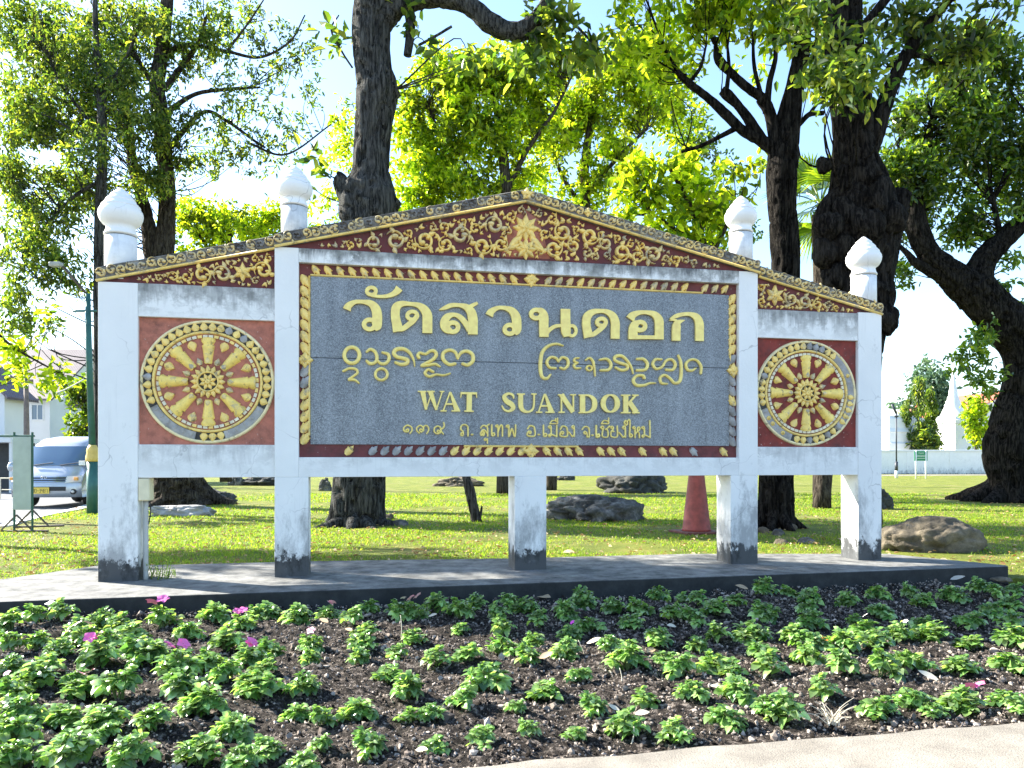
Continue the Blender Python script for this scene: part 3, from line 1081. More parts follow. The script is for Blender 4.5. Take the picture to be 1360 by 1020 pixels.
# --- line 4: the address, small looped letters (unit boxes: x 0-1, y 0 top - 1 foot)
GL = {
    "1": [[(.40, .62), (.54, .50), (.62, .66), (.48, .80), (.22, .70), (.20, .36), (.50, .10), (.86, .28), (.92, .64), (.76, .94)]],
    "3": [[(.46, .58), (.34, .50), (.28, .66), (.40, .80), (.56, .62), (.52, .30), (.32, .12), (.08, .34), (.08, .70), (.26, .94)], [(.54, .50), (.62, .18), (.80, .14), (.94, .40), (.92, .72), (.80, .98)]],
    "9": [[(.52, .70), (.40, .62), (.34, .76), (.50, .88), (.66, .66), (.58, .32), (.34, .22), (.10, .42), (.10, .78), (.34, .98), (.62, .84)], [(.62, .50), (.80, .42), (.92, .18), (.88, -.12)], [(.60, .60), (.84, .98)]],
    "th": [[(.34, .74), (.16, .80), (.18, .98), (.38, .96), (.36, .62), (.14, .46), (.20, .14), (.54, .02), (.84, .16), (.90, .42), (.90, 1.0)]],
    "s": [[(.10, .26), (.30, .06), (.60, .06), (.80, .22), (.84, .5), (.84, 1.0)], [(.66, .12), (.98, -.06)], [(.36, .72), (.24, .84), (.34, .96), (.48, .82), (.42, .62), (.22, .58), (.08, .74), (.12, .94)], [(.10, .72), (.28, .46), (.52, .48), (.80, .78)]],
    "u": [[(.30, .10), (.08, .25), (.22, .5), (.5, .3), (.62, .1), (.66, .5), (.66, 1.0)]],
    "e": [[(.36, 0), (.36, .80), (.48, .98), (.80, .92), (.76, .74), (.52, .76)]],
    "t": [[(.22, .20), (.08, .08), (.26, .0), (.34, .14), (.34, 1.0)], [(.36, .62), (.56, .12), (.74, .0), (.84, .2), (.84, 1.0)]],
    "p": [[(.22, .22), (.06, .10), (.22, .0), (.30, .16), (.28, .98), (.36, .96), (.56, .30), (.74, .96), (.84, .96), (.88, .0)]],
    "o": [[(.14, .30), (.34, .04), (.66, .06), (.86, .24), (.88, .94), (.16, .94), (.12, .66), (.30, .52), (.48, .60), (.38, .76), (.26, .66)]],
    "m": [[(.20, .22), (.06, .10), (.20, .0), (.30, .14), (.30, .80), (.14, .98), (.10, .82), (.34, .78), (.82, .98)], [(.84, 0), (.84, .98)]],
    "ng": [[(.40, .24), (.24, .10), (.44, .02), (.58, .16), (.68, .98)], [(.10, .60), (.34, .78), (.66, .98)], [(.84, 0), (.84, .98), (.6, .98)]],
    "ng2": [[(.70, .24), (.52, .12), (.68, .0), (.84, .12), (.86, .96)], [(.10, .58), (.40, .82), (.60, .98), (.84, .80)]],
    "j": [[(.10, .28), (.34, .06), (.66, .06), (.86, .28), (.86, .96), (.64, .96)], [(.52, .54), (.36, .48), (.30, .64), (.48, .72), (.58, .56), (.66, .96)]],
    "ch": [[(.22, .24), (.06, .12), (.22, .0), (.36, .14), (.26, .46), (.26, .94), (.80, .94), (.80, .40), (.58, .28)], [(.66, .26), (.98, .0)]],
    "y": [[(.26, .24), (.08, .12), (.24, .0), (.38, .14), (.30, .38), (.14, .50), (.16, .94), (.84, .94), (.84, .0)], [(.18, .48), (.44, .48)]],
    "ai": [[(.18, .30), (.02, .20), (.14, .06), (.34, .12), (.34, .26), (.22, .32)], [(.30, .14), (.56, .0), (.66, .18), (.62, .86), (.74, .98), (.94, .90), (.80, .80)]],
    "h": [[(.20, .22), (.06, .10), (.20, .0), (.30, .14), (.30, 1.0)], [(.30, .74), (.56, .48), (.76, .62), (.80, 1.0)], [(.56, .46), (.62, .12), (.80, .06), (.84, .26), (.64, .42)]],
    "ue": [[(.06, .95), (.30, .40), (.70, .40), (.94, .92), (.06, .95)], [(.72, .50), (.72, .0)], [(.94, .7), (.94, -.05)]],
    "ii": [[(.06, .95), (.30, .40), (.70, .40), (.94, .92), (.06, .95)], [(.94, .7), (.94, -.1)]],
    "ek": [[(.5, 0), (.5, 1)]],
    "dot": [[(.4, .5), (.6, .5)]],
}
T4 = Lettering()
for g, x0, x1, y0, y1, w_ in (
    ("1", 533.5, 548.5, 563.5, 576, 2.3), ("3", 552.5, 570.5, 563.5, 576, 2.2), ("9", 575.5, 591.5, 563, 576.5, 2.2), ("th", 610.5, 623, 563.5, 578.5, 2.4), ("dot", 624.5, 630, 574.5, 579.5, 2.6),
    ("s", 637.5, 650, 564.5, 579, 2.3), ("u", 643, 650, 581.5, 588.5, 2.0), ("e", 650.5, 658.5, 564.5, 579, 2.4), ("t", 657.5, 669.5, 564.5, 579, 2.3), ("p", 671.5, 687, 564.5, 579, 2.3),
    ("o", 699.5, 712, 565, 579.5, 2.4), ("dot", 713, 719, 574.5, 579.8, 2.6), ("e", 719, 728, 565, 579.8, 2.4), ("m", 728, 742, 565.5, 580, 2.3), ("ue", 730, 741.5, 556, 563, 1.9),
    ("o", 743, 755, 565.5, 580, 2.4), ("ng2", 755, 764.5, 565.5, 580, 2.3), ("j", 772.5, 784.5, 566, 580.5, 2.3), ("dot", 784.5, 790, 575.5, 580.5, 2.6), ("e", 789, 798, 565.5, 580.8, 2.8),
    ("ch", 797.5, 810, 566, 580.8, 2.3), ("ii", 798.5, 809.5, 556, 563, 1.9), ("y", 810.5, 822, 566, 580.5, 2.3), ("ng2", 822, 832.5, 566, 581, 2.3), ("ai", 829.5, 841, 557, 581.2, 2.3),
    ("h", 840, 852, 566.5, 581, 2.2), ("m", 852, 866, 566.5, 581.2, 2.3), ("ek", 861.5, 865.5, 559, 564.5, 2.4),
):
    for s_ in GL[g]:
        T4.stroke([(x0 + a * (x1 - x0), y0 + b * (y1 - y0), w_) for a, b in s_], h=0.018, prof="round", caps="round", per=5)
ring_ = [(793.5, 577.2, 3.0), (794.5, 577.2, 3.0)]
T4.stroke(ring_, h=0.02, prof="round", caps="round", smooth=False)
T4.done("small gold letters of the address line at the foot of the board")

# ------------------------------------------------------------------ gable: panels, ridge strips, scrolls
TH_ST = 0.155            # vertical thickness of the ridge strip
t2, t4 = TI0, TI1
ce = [(t2 + 0.02, ZU + 0.003), (t4 - 0.02, ZU + 0.003), (t4 - 0.02, max(ZU + 0.004, zl(t4))), (APX[0], APX[1] + 0.02), (t2 + 0.02, max(ZU + 0.004, zl(t2)))]
pc = part(MB().prism(ce, 0.0, 0.30), "gable_panel", M["maroon"])
le = [(0.03, ZO + 0.003), (t2 - 0.001, ZO + 0.003), (t2 - 0.001, zl(t2)), (0.03, zl(0.03) + 0.01)]
pl_ = part(MB().prism(le, 0.03, 0.30), "gable_panel", M["maroon"])
re_ = [(t4 + 0.001, ZO + 0.006), (TE - 0.03, ZO + 0.006), (TE - 0.03, zl(TE - 0.03) + 0.01), (t4 + 0.001, zl(t4) - 0.02)]
pr = part(MB().prism(re_, 0.03, 0.30), "gable_panel", M["maroon"])


def strip(ta, tb, y0, dz, name="ridge_strip", ends=True):
    poly = [(ta, zl(ta) + dz), (tb, zl(tb) + dz)]
    if ta < APX[0] < tb:
        poly.insert(1, (APX[0], APX[1] + dz))
    top = [(t, z + TH_ST) for t, z in poly][::-1]
    o = part(MB().prism(poly + top, y0, 0.36), name, M["strip"], False, 0.012)
    bead, orn = MB(), MB()
    ys = y0
    rows = [poly[i:i + 2] for i in range(len(poly) - 1)]
    for (a, za), (b, zb) in rows:
        ribbon(bead, [(a, za + 0.014), (b, zb + 0.014)], [0.03, 0.03], ys + 0.008, 0.028, "round", False, "butt")
        ln = b - a
        n = max(2, int(ln / 0.098))
        sg = 1 if zb > za else -1
        for i in range(n):
            t = a + (i + 0.5) * ln / n
            z = za + (zb - za) * (i + 0.5) / n + 0.028 + (TH_ST - 0.028) / 2
            m_ = 0 if random.random() < 0.88 else 1
            curl(orn, t, z + (0.008 if i % 2 else -0.008), 0.056, random.uniform(0, 6.28), 1 if i % 2 else -1, 0.028, ys + 0.004, 0.028, m_, 1.2)
            petal(orn, t + 0.045, z + (-0.03 if i % 2 else 0.03), random.uniform(0, 6.28), 0.05, 0.03, ys + 0.004, 0.022, m_)
        ribbon(bead, [(a, za + TH_ST - 0.010), (b, zb + TH_ST - 0.010)], [0.018, 0.018], ys + 0.006, 0.016, "round", False, "butt", 1)
    part(bead, "gilt_bead", [M["gold_worn"], M["strip"]], True, 0, o)
    part(orn, "scroll_relief", [M["gold_dirty"], M["strip"]], True, 0, o)
    return o


s1 = strip(-0.02, t2 - 0.001, -0.012, -0.01)
s2 = strip(t2, t4 + 0.02, -0.06, 0.0)
s3 = strip(t4 + 0.021, TE + 0.01, -0.005, -0.035)
ap = MB()
flowerlet(ap, APX[0], APX[1] + TH_ST * 0.58, 0.075, -0.07, 0, 5, 0.03)
flowerlet(ap, APX[0] + 0.75, zl(APX[0] + 0.75) + TH_ST * 0.6, 0.055, -0.07, 0, 4, 0.03)
part(ap, "flower_ornament", [M["gold_worn"]], True, 0, s2)


def inside(poly, t, z):
    c = False
    n = len(poly)
    d = 9.0
    for i in range(n):
        a, b = poly[i], poly[(i + 1) % n]
        if (a[1] > z) != (b[1] > z) and t < (b[0] - a[0]) * (z - a[1]) / (b[1] - a[1]) + a[0]:
            c = not c
        ax, az = b[0] - a[0], b[1] - a[1]
        k = max(0, min(1, ((t - a[0]) * ax + (z - a[1]) * az) / (ax * ax + az * az + 1e-9)))
        d = min(d, math.hypot(t - a[0] - k * ax, z - a[1] - k * az))
    return d if c else -d


def fill(poly, y0, holes, parent, rmax, seed, mats, worn_at=None):
    rs = random.Random(seed)
    mb = MB()
    put = list(holes)
    t0, t1 = min(p[0] for p in poly), max(p[0] for p in poly)
    z0, z1 = min(p[1] for p in poly), max(p[1] for p in poly)
    sizes = [rmax] * 1200 + [rmax * 0.8] * 1200 + [rmax * 0.62] * 2000 + [rmax * 0.45] * 3500 + [rmax * 0.3] * 5000 + [rmax * 0.2] * 5000
    for r in sizes:
        t, z = rs.uniform(t0, t1), rs.uniform(z0, z1)
        if inside(poly, t, z) < r * 1.02:
            continue
        if any(math.hypot(t - a, z - b) < (r + c) * 0.97 for a, b, c in put):
            continue
        put.append((t, z, r))
        m_ = 0
        if worn_at and rs.random() < worn_at(t):
            m_ = 1
        a0 = rs.uniform(0, 6.28)
        sg = rs.choice((-1, 1))
        h = 0.022 + 0.25 * r
        if r > rmax * 0.4:
            curl(mb, t, z, r * 0.94, a0, sg, r * 0.40, y0, h, m_, 1.15 if r < rmax * 0.7 else 1.45)
            for k in range(3 if r > rmax * .6 else 2):
                aa = a0 + sg * (0.9 + 1.7 * k)
                petal(mb, t + math.cos(aa) * r * 0.75, z + math.sin(aa) * r * 0.75, aa - sg * 0.7, r * 0.72, r * 0.52, y0, h * 0.8, m_)
        else:
            petal(mb, t - math.cos(a0) * r, z - math.sin(a0) * r, a0, r * 2.0, r * 1.15, y0, h, m_)
            petal(mb, t - math.cos(a0) * r * .6, z - math.sin(a0) * r * .6, a0 + 1.1, r * 1.5, r * 0.9, y0, h * .9, m_)
    return part(mb, "scroll_relief", mats, True, 0, parent)


tri = [(t2 + 0.3, ZU + 0.015), (t4 - 0.3, ZU + 0.015), (APX[0], APX[1] - 0.01)]
fl = [(APX[0], 4.22, 0.16), (APX[0], 3.97, 0.13)]
fill(tri, 0.0, fl + [(APX[0] - 0.13, 4.08, 0.06), (APX[0] + 0.13, 4.08, 0.06)], pc, 0.118, 3, [M["gold_worn"], M["gold_dirty"]], lambda t: min(0.8, abs(t - APX[0]) / 3.2))
cf = MB()
rp_ = [(APX[0] - 0.30, ZU + 0.03), (APX[0] + 0.30, ZU + 0.03), (APX[0] + 0.16, 4.34), (APX[0], 4.44), (APX[0] - 0.16, 4.34)]
cf.prism(rp_, -0.006, 0.02, 1)
for zc_, r_ in ((4.22, 0.165), (3.97, 0.135)):
    flowerlet(cf, APX[0], zc_, r_, -0.006, 0, 8, 0.045)
    flowerlet(cf, APX[0], zc_, r_ * 0.6, -0.02, 0, 6, 0.05, 0.4)
for s_ in (-1, 1):
    petal(cf, APX[0] + s_ * 0.05, 4.13, math.pi / 2 + s_ * -2.35, 0.26, 0.09, -0.006, 0.04)
    petal(cf, APX[0] + s_ * 0.08, 4.02, math.pi / 2 + s_ * -1.95, 0.20, 0.07, -0.006, 0.035)
part(cf, "flower_ornament", [M["gold_worn"], M["brick"]], True, 0, pc)
triL = [(0.35, ZO + 0.01), (t2 - 0.015, ZO + 0.01), (t2 - 0.015, zl(t2) - 0.02), (0.35, zl(0.35) - 0.03)]
hL = (L(322, 361)[0], L(322, 361)[1], 0.11)
fill(triL, 0.03, [hL], pl_, 0.105, 11, [M["gold_worn"], M["gold_dirty"]], lambda t: 0.75 - 0.25 * t)
triR = [(t4 + 0.015, ZO + 0.015), (TE - 0.35, ZO + 0.015), (TE - 0.35, zl(TE - 0.35) - 0.06), (t4 + 0.015, zl(t4) - 0.06)]
hR = (L(1030, 392)[0], L(1030, 392)[1], 0.13)
fill(triR, 0.03, [hR], pr, 0.095, 23, [M["gold_worn"], M["gold_dirty"]], lambda t: 0.35)
for p_, hh in ((pl_, hL), (pr, hR)):
    mb = MB()
    flowerlet(mb, hh[0], hh[1], hh[2], 0.03, 0, 6, 0.045)
    flowerlet(mb, hh[0], hh[1], hh[2] * 0.55, 0.02, 0, 5, 0.045, .5)
    part(mb, "flower_ornament", [M["gold_worn"]], True, 0, p_)


# ------------------------------------------------------------------ finials
def finial(px, zt, z0, k):
    t = L(px, 300)[0]
    t = T(px) * 1.0
    t = L(px, 612, -0.18)[0]
    y = 0.18
    sh = MB().lathe([(0.165 * k, z0), (0.163 * k, zt - 0.545 * k - 0.005)], (t, y, 0), 32)
    f = part(sh, "finial", M["paint_shaft"], True)
    zz = zt - 0.545 * k
    prof = [(0.150, 0.0), (0.152, 0.012), (0.172, 0.016), (0.170, 0.03), (0.158, 0.05), (0.150, 0.075), (0.148, 0.105), (0.165, 0.122), (0.185, 0.135), (0.208, 0.168), (0.224, 0.207), (0.229, 0.245), (0.221, 0.283), (0.199, 0.318), (0.196, 0.323), (0.201, 0.328), (0.198, 0.336), (0.176, 0.360), (0.153, 0.385), (0.151, 0.389), (0.156, 0.394), (0.152, 0.402), (0.128, 0.428), (0.104, 0.452), (0.103, 0.456), (0.106, 0.461), (0.101, 0.468), (0.074, 0.492), (0.046, 0.515), (0.020, 0.537), (0.0, 0.545)]
    b = MB().lathe([(r * k, z * k) for r, z in prof], (t, y, zz), 36)
    part(b, "onion_bud", M["paint_finial"], True, 0, f)
    j = MB().lathe([(0.158 * k, -0.012), (0.158 * k, 0.004)], (t, y, zz), 32)
    part(j, "joint_band", M["joint"], True, 0, f)


finial(160.5, 4.455, 3.42, 1.0)
finial(391, 4.84, 3.95, 0.90)
finial(984, 4.865, 3.95, 0.90)
finial(1147, 4.44, 3.42, 0.98)


# ================================================================== GROUND
def struct(mb, name, mat, smooth=False, bevel=0.0):
    return tag(mb.build(name, mat, None, smooth, bevel), kind="structure")


M["earth"] = plain("dry earth", (0.22, 0.20, 0.13), 0.95, 0, 0.3, 0.4)
struct(MB().slab([(-1200, -1200), (1200, -1200), (1200, 1200), (-1200, 1200)], -0.6, -0.14), "ground", M["earth"])
# lines of the concrete base and of the kerb, both nearly parallel to the sign
F0, F1 = np.array([-4.73, 7.09]), np.array([6.12, 9.47])     # front top edge of the base
K0, K1 = G(680, 1013, 0.03)[:2], G(1360, 959, 0.03)[:2]      # bed-side edge of the paving
fdir = (F1 - F0) / np.linalg.norm(F1 - F0)
kdir = (K1 - K0) / np.linalg.norm(K1 - K0)
FA = F0 - fdir * 7.5


def front(u):
    return F0 + fdir * u


def kerbl(u):
    return K0 + kdir * u


sb = [tuple(FA), tuple(F1), (6.16, 9.56), (5.25, 10.75), (2.5, 10.75), (0.0, 10.25), (-2.54, 9.97), (-4.4, 9.6), (-5.14, 9.54), (-5.6, 8.45), (-12.3, 7.3)]
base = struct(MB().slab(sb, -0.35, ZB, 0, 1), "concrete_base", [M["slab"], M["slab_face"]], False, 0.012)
# lawn: a raised sheet with a kerb face towards the road
lawn = [(14, 8.9), (60, 8.5), (60, 84), (-27, 84), (-27.5, 53), (-16.6, 31), (-13.3, 24.2), (-12.3, 20.5), (-11.6, 18.2), (-11.2, 16.4), (-14, 12.5), (-14, 5.5), (-7, 6.9), (6.0, 9.5)]
struct(MB().slab(lawn, -0.4, 0.0), "lawn", M["lawn"])
# road beside the lawn
struct(MB().slab([(-60, 8), (-13.0, 8), (-10.6, 18), (-12.5, 26), (-26, 60), (-26, 85), (-60, 85)], -0.3, -0.05), "road", M["asphalt"])
kp = catmull([(-14.2, 12.4, 0), (-11.4, 16.3, 0), (-11.75, 18.3, 0), (-12.45, 20.6, 0), (-13.45, 24.3, 0), (-16.8, 31, 0), (-27.6, 53, 0)], 8)
kb = MB()
for i in range(len(kp) - 1):
    a, b = kp[i], kp[i + 1]
    d = (b - a)[:2] / np.linalg.norm((b - a)[:2])
    nrm = np.array([-d[1], d[0]]) * 0.16
    q = [tuple(a[:2] - nrm), tuple(b[:2] - nrm), tuple(b[:2] + nrm), tuple(a[:2] + nrm)]
    kb.slab(q, -0.3, 0.03 + 0.0005 * (i % 2))
struct(kb, "kerb", M["kerb"])
# paving in front, where the photographer stands
pv = [tuple(kerbl(-14)), tuple(kerbl(18)), (40, -40), (-40, -40)]
edge = []
for u in np.linspace(-0.95, 18, 90):
    p = kerbl(u) + np.array([0, 0.012 * math.sin(u * 9) + random.uniform(-0.012, 0.012)])
    edge.append((p[0], p[1]))
e0 = kerbl(-0.95)
pav = edge + [(40, -40), (-40, -40), (-40, -6), (e0[0] - 0.03, e0[1] - 0.45)]
struct(MB().slab(pav, -0.3, 0.035), "pavement", M["pave"], False, 0.012)
# soil bed
NU, NV2 = 760, 250
uu = np.linspace(-5.0, 15.0, NU)
vv = np.linspace(-0.03, 1.02, NV2)
U, V_ = np.meshgrid(uu, vv)
Pk = K0[None, None] + kdir * (U[..., None] - 5.0 + 1.2)
Pf = F0[None, None] + fdir * (U[..., None] - 4.0)
XY = Pk * (1 - V_[..., None]) + Pf * V_[..., None]
XY = XY.reshape(-1, 2)


def soil_z(xy):
    p3 = np.stack([xy[:, 0], xy[:, 1], np.zeros(len(xy))], 1)
    return 0.035 * fbm(p3 * 1.6, 3, 3) + 0.024 * fbm(p3 * 7, 8, 3) + 0.022 * np.abs(fbm(p3 * 22, 12, 3)) - 0.01


SZ = soil_z(XY)
near_k = np.clip(V_.reshape(-1) / 0.05, 0, 1)
SZ = SZ * (0.35 + 0.65 * near_k) - 0.07 * np.clip((V_.reshape(-1) - 0.86) / 0.12, 0, 1)
struct(MB().grid(np.column_stack([XY, SZ]), NU, NV2), "flower_bed_soil", M["soil"], True)


def blob(mb, c, s, sub=1, seed=0, rough=0.25, m=0, freq=1.5, flat=None):
    """lumpy stone: deformed icosphere"""
    bm = bmesh.new()
    bmesh.ops.create_icosphere(bm, subdivisions=sub, radius=1)
    V = np.array([v.co[:] for v in bm.verts])
    Fc = np.array([[v.index for v in f.verts] for f in bm.faces])
    bm.free()
    k = 1 + rough * fbm(V * freq + seed * 3.7, seed, 4 if sub > 2 else 2)
    if sub >= 5:
        k = k - 0.22 * rough / 0.28 * np.exp(-(np.abs(fbm(V * 1.9 + seed * 1.3, seed + 50, 3)) / 0.13) ** 2) + 0.05 * fbm(V * 6, seed + 9, 3)
    V = V * k[:, None] * np.array(s)
    if flat is not None:
        V[:, 2] = np.minimum(V[:, 2], flat + 0.15 * (V[:, 2] - flat))
    mb.add(V + np.array(c), Fc, m)


def ico_cloud(n, xy, z, s, seed):
    """many small clods in one mesh"""
    bm = bmesh.new()
    bmesh.ops.create_icosphere(bm, subdivisions=1, radius=1)
    V = np.array([v.co[:] for v in bm.verts])
    Fc = np.array([[v.index for v in f.verts] for f in bm.faces])
    bm.free()
    r = np.random.default_rng(seed)
    k = V[None] * (1 + 0.28 * r.standard_normal((n, len(V), 1)))
    k = k * (s[:, None, None] * r.uniform(0.6, 1.2, (n, 1, 3)))
    k = k + np.stack([xy[:, 0], xy[:, 1], z], 1)[:, None]
    Fq = (Fc[None] + (np.arange(n) * len(V))[:, None, None]).reshape(-1, 3)
    return k.reshape(-1, 3), Fq


M["clod"] = leaf_mat("earth clod", [(0.012, 0.010, 0.008), (0.03, 0.024, 0.02), (0.16, 0.13, 0.11), (0.26, 0.22, 0.185), (0.44, 0.38, 0.33)], 0.0, 0.95, (1, 1, 1), 1, 0.1)
n = 62000
u_ = rng.uniform(0, 1, n) ** 1.25
pk = rng.uniform(-4.2, 10.5, n)
cxy = (K0 + kdir * (pk[:, None] - 3.5)) * (1 - u_[:, None]) + (F0 + fdir * (pk[:, None] - 0.5)) * u_[:, None]
cs = np.exp(rng.normal(-5.25, 0.5, n)) * 1.15
V_c, F_c = ico_cloud(n, cxy, soil_z(cxy) + cs * 0.3, cs, 5)
tag(MB().add(V_c, F_c).build("soil_clods", M["clod"]), "small dark clods of earth lying all over the flower bed", "soil", None, "stuff")

# ================================================================== LEAVES
def leaf_verts(c, d, nrm, ln, wd, fold=0.25, droop=0.15):
    """c base points, d unit directions, nrm unit normals: n x 6 x 3, two quads a leaf"""
    s = np.cross(d, nrm)
    s /= np.linalg.norm(s, axis=1)[:, None] + 1e-9
    nn = np.cross(s, d)
    ln, wd = ln[:, None], wd[:, None]
    b = c
    tip = c + d * ln - nn * ln * droop
    up = nn * wd * fold
    l1 = c + d * ln * 0.30 - s * wd * 0.45 + up
    l2 = c + d * ln * 0.70 - s * wd * 0.36 + up - nn * ln * droop * 0.5
    r1 = c + d * ln * 0.30 + s * wd * 0.45 + up
    r2 = c + d * ln * 0.70 + s * wd * 0.36 + up - nn * ln * droop * 0.5
    V = np.stack([b, r1, r2, tip, l2, l1], 1)
    i = np.arange(len(c))[:, None] * 6
    Fq = np.concatenate([i + np.array([[0, 1, 2, 3]]), i + np.array([[0, 3, 4, 5]])])
    return V.reshape(-1, 3), Fq


def unit(v):
    return v / (np.linalg.norm(v, axis=1)[:, None] + 1e-9)


# grass: blades thinning with distance
def grass(n, y0, y1, x0f, x1f, hgt, seed):
    r = np.random.default_rng(seed)
    q = r.uniform(0, 1, n)
    Y = y0 * (y1 / y0) ** q
    X = Y * r.uniform(x0f, x1f, n)
    return X, Y


def in_poly(X, Y, poly):
    c = np.zeros(len(X), bool)
    n_ = len(poly)
    for i in range(n_):
        a, b = poly[i], poly[(i + 1) % n_]
        k = (a[1] > Y) != (b[1] > Y)
        xx = (b[0] - a[0]) * (Y - a[1]) / (b[1] - a[1] + 1e-12) + a[0]
        c ^= k & (X < xx)
    return c


n = 240000
X, Y = grass(n, 9.2, 34, -0.86, 0.86, 0.05, 4)
ok = in_poly(X, Y, lawn) & ~in_poly(X, Y, sb)
dens = fbm(np.stack([X * 0.55, Y * 0.55, 0 * X], 1), 31, 3)
ok &= rng.uniform(-0.8, 0.6, n) < dens * 1.3 + 0.15
bare_c = [(G(475, 697)[:2], 1.1), (G(1030, 702)[:2], 1.3), (G(1250, 742)[:2], 1.0), (G(1340, 668)[:2], 2.5)]
for c_, rr in bare_c:
    ok &= (np.hypot(X - c_[0], (Y - c_[1]) * 0.8) > rr * rng.uniform(0.6, 1.1, n))
X, Y = X[ok], Y[ok]
n = len(X)
hg = (0.026 + 0.040 * rng.uniform(0, 1, n) ** 1.5) * (1 + 0.35 * vnoise(np.stack([X * 3, Y * 3, 0 * X], 1), 9)) * (0.9 + Y / 50)
wd = 0.0042 * (Y / 9.0)
az = rng.uniform(0, 6.283, n)
ln = rng.uniform(0.3, 1.0, n)
d = np.stack([np.cos(az) * ln, np.sin(az) * ln, np.ones(n)], 1)
d = unit(d)
sd = np.stack([-np.sin(az), np.cos(az), np.zeros(n)], 1)
b = np.stack([X, Y, np.full(n, -0.004)], 1)
mid = b + d * hg[:, None] * 0.6
tip = b + d * hg[:, None] * 1.05 + np.stack([np.cos(az), np.sin(az), -0.3 * np.ones(n)], 1) * hg[:, None] * 0.35
GV = np.stack([b - sd * wd[:, None], b + sd * wd[:, None], mid + sd * wd[:, None] * .8, mid - sd * wd[:, None] * .8, tip], 1).reshape(-1, 3)
i = np.arange(n)[:, None] * 5
gm = MB()
gm.add(GV, [i + np.array([[0, 1, 2, 3]]), i + np.array([[3, 2, 4]])])
M["grass"] = leaf_mat("grass blade", [(0.09, 0.18, 0.012), (0.15, 0.26, 0.02), (0.22, 0.31, 0.03), (0.33, 0.32, 0.08)], 0.5, 0.5, (1, 1, 0.4), 1.8, 0.25)
tag(gm.build("grass", M["grass"]), "short green lawn grass behind the white sign", "grass", None, "stuff")

# dead leaves
M["dead_leaf"] = leaf_mat("dead leaf", [(0.22, 0.12, 0.05), (0.34, 0.22, 0.10), (0.45, 0.33, 0.17), (0.50, 0.42, 0.26), (0.30, 0.15, 0.05)], 0.15, 0.7, (1, .8, .5), 1.2, 0.2)
n = 4200
X, Y = grass(n, 9.5, 34, -0.69, 0.69, 0, 14)
ok = in_poly(X, Y, lawn) & ~in_poly(X, Y, sb)
X, Y = X[ok], Y[ok]
n = len(X)
az = rng.uniform(0, 6.283, n)
d = unit(np.stack([np.cos(az), np.sin(az), rng.uniform(-.25, .35, n)], 1))
nn = unit(np.stack([rng.normal(0, .35, n), rng.normal(0, .35, n), np.ones(n)], 1))
s_ = rng.uniform(0.04, 0.10, n)
Vl, Fl = leaf_verts(np.stack([X, Y, np.full(n, 0.035)], 1), d, nn, s_, s_ * 0.55, 0.3, 0.1)
tag(MB().add(Vl, Fl).build("fallen_leaves", M["dead_leaf"]), "dry brown leaves scattered over the lawn", "fallen leaves", None, "stuff")


# ================================================================== TREES
def limb(mb, px, rough=0.10, n=14, seed=0, per=8, m=0, dY=None):
    """px: photo x, y, width in pixels, depth Y"""
    q = []
    for p in px:
        w3 = P(p[0], p[1], p[3])
        q.append([*w3, p[2] * 0.445 * p[3] / F])
    c = catmull(q, per)
    c[:, 3] = np.maximum(c[:, 3], 0.006)
    mb.tube(c[:, :3], c[:, 3], n, m, True, rough, seed, (1.2, 1.2, 0.35))
    return c


def with_y(Y, pts):
    out = []
    for p in pts:
        out.append((p[0], p[1], p[2], p[3] if len(p) > 3 else Y))
    return out


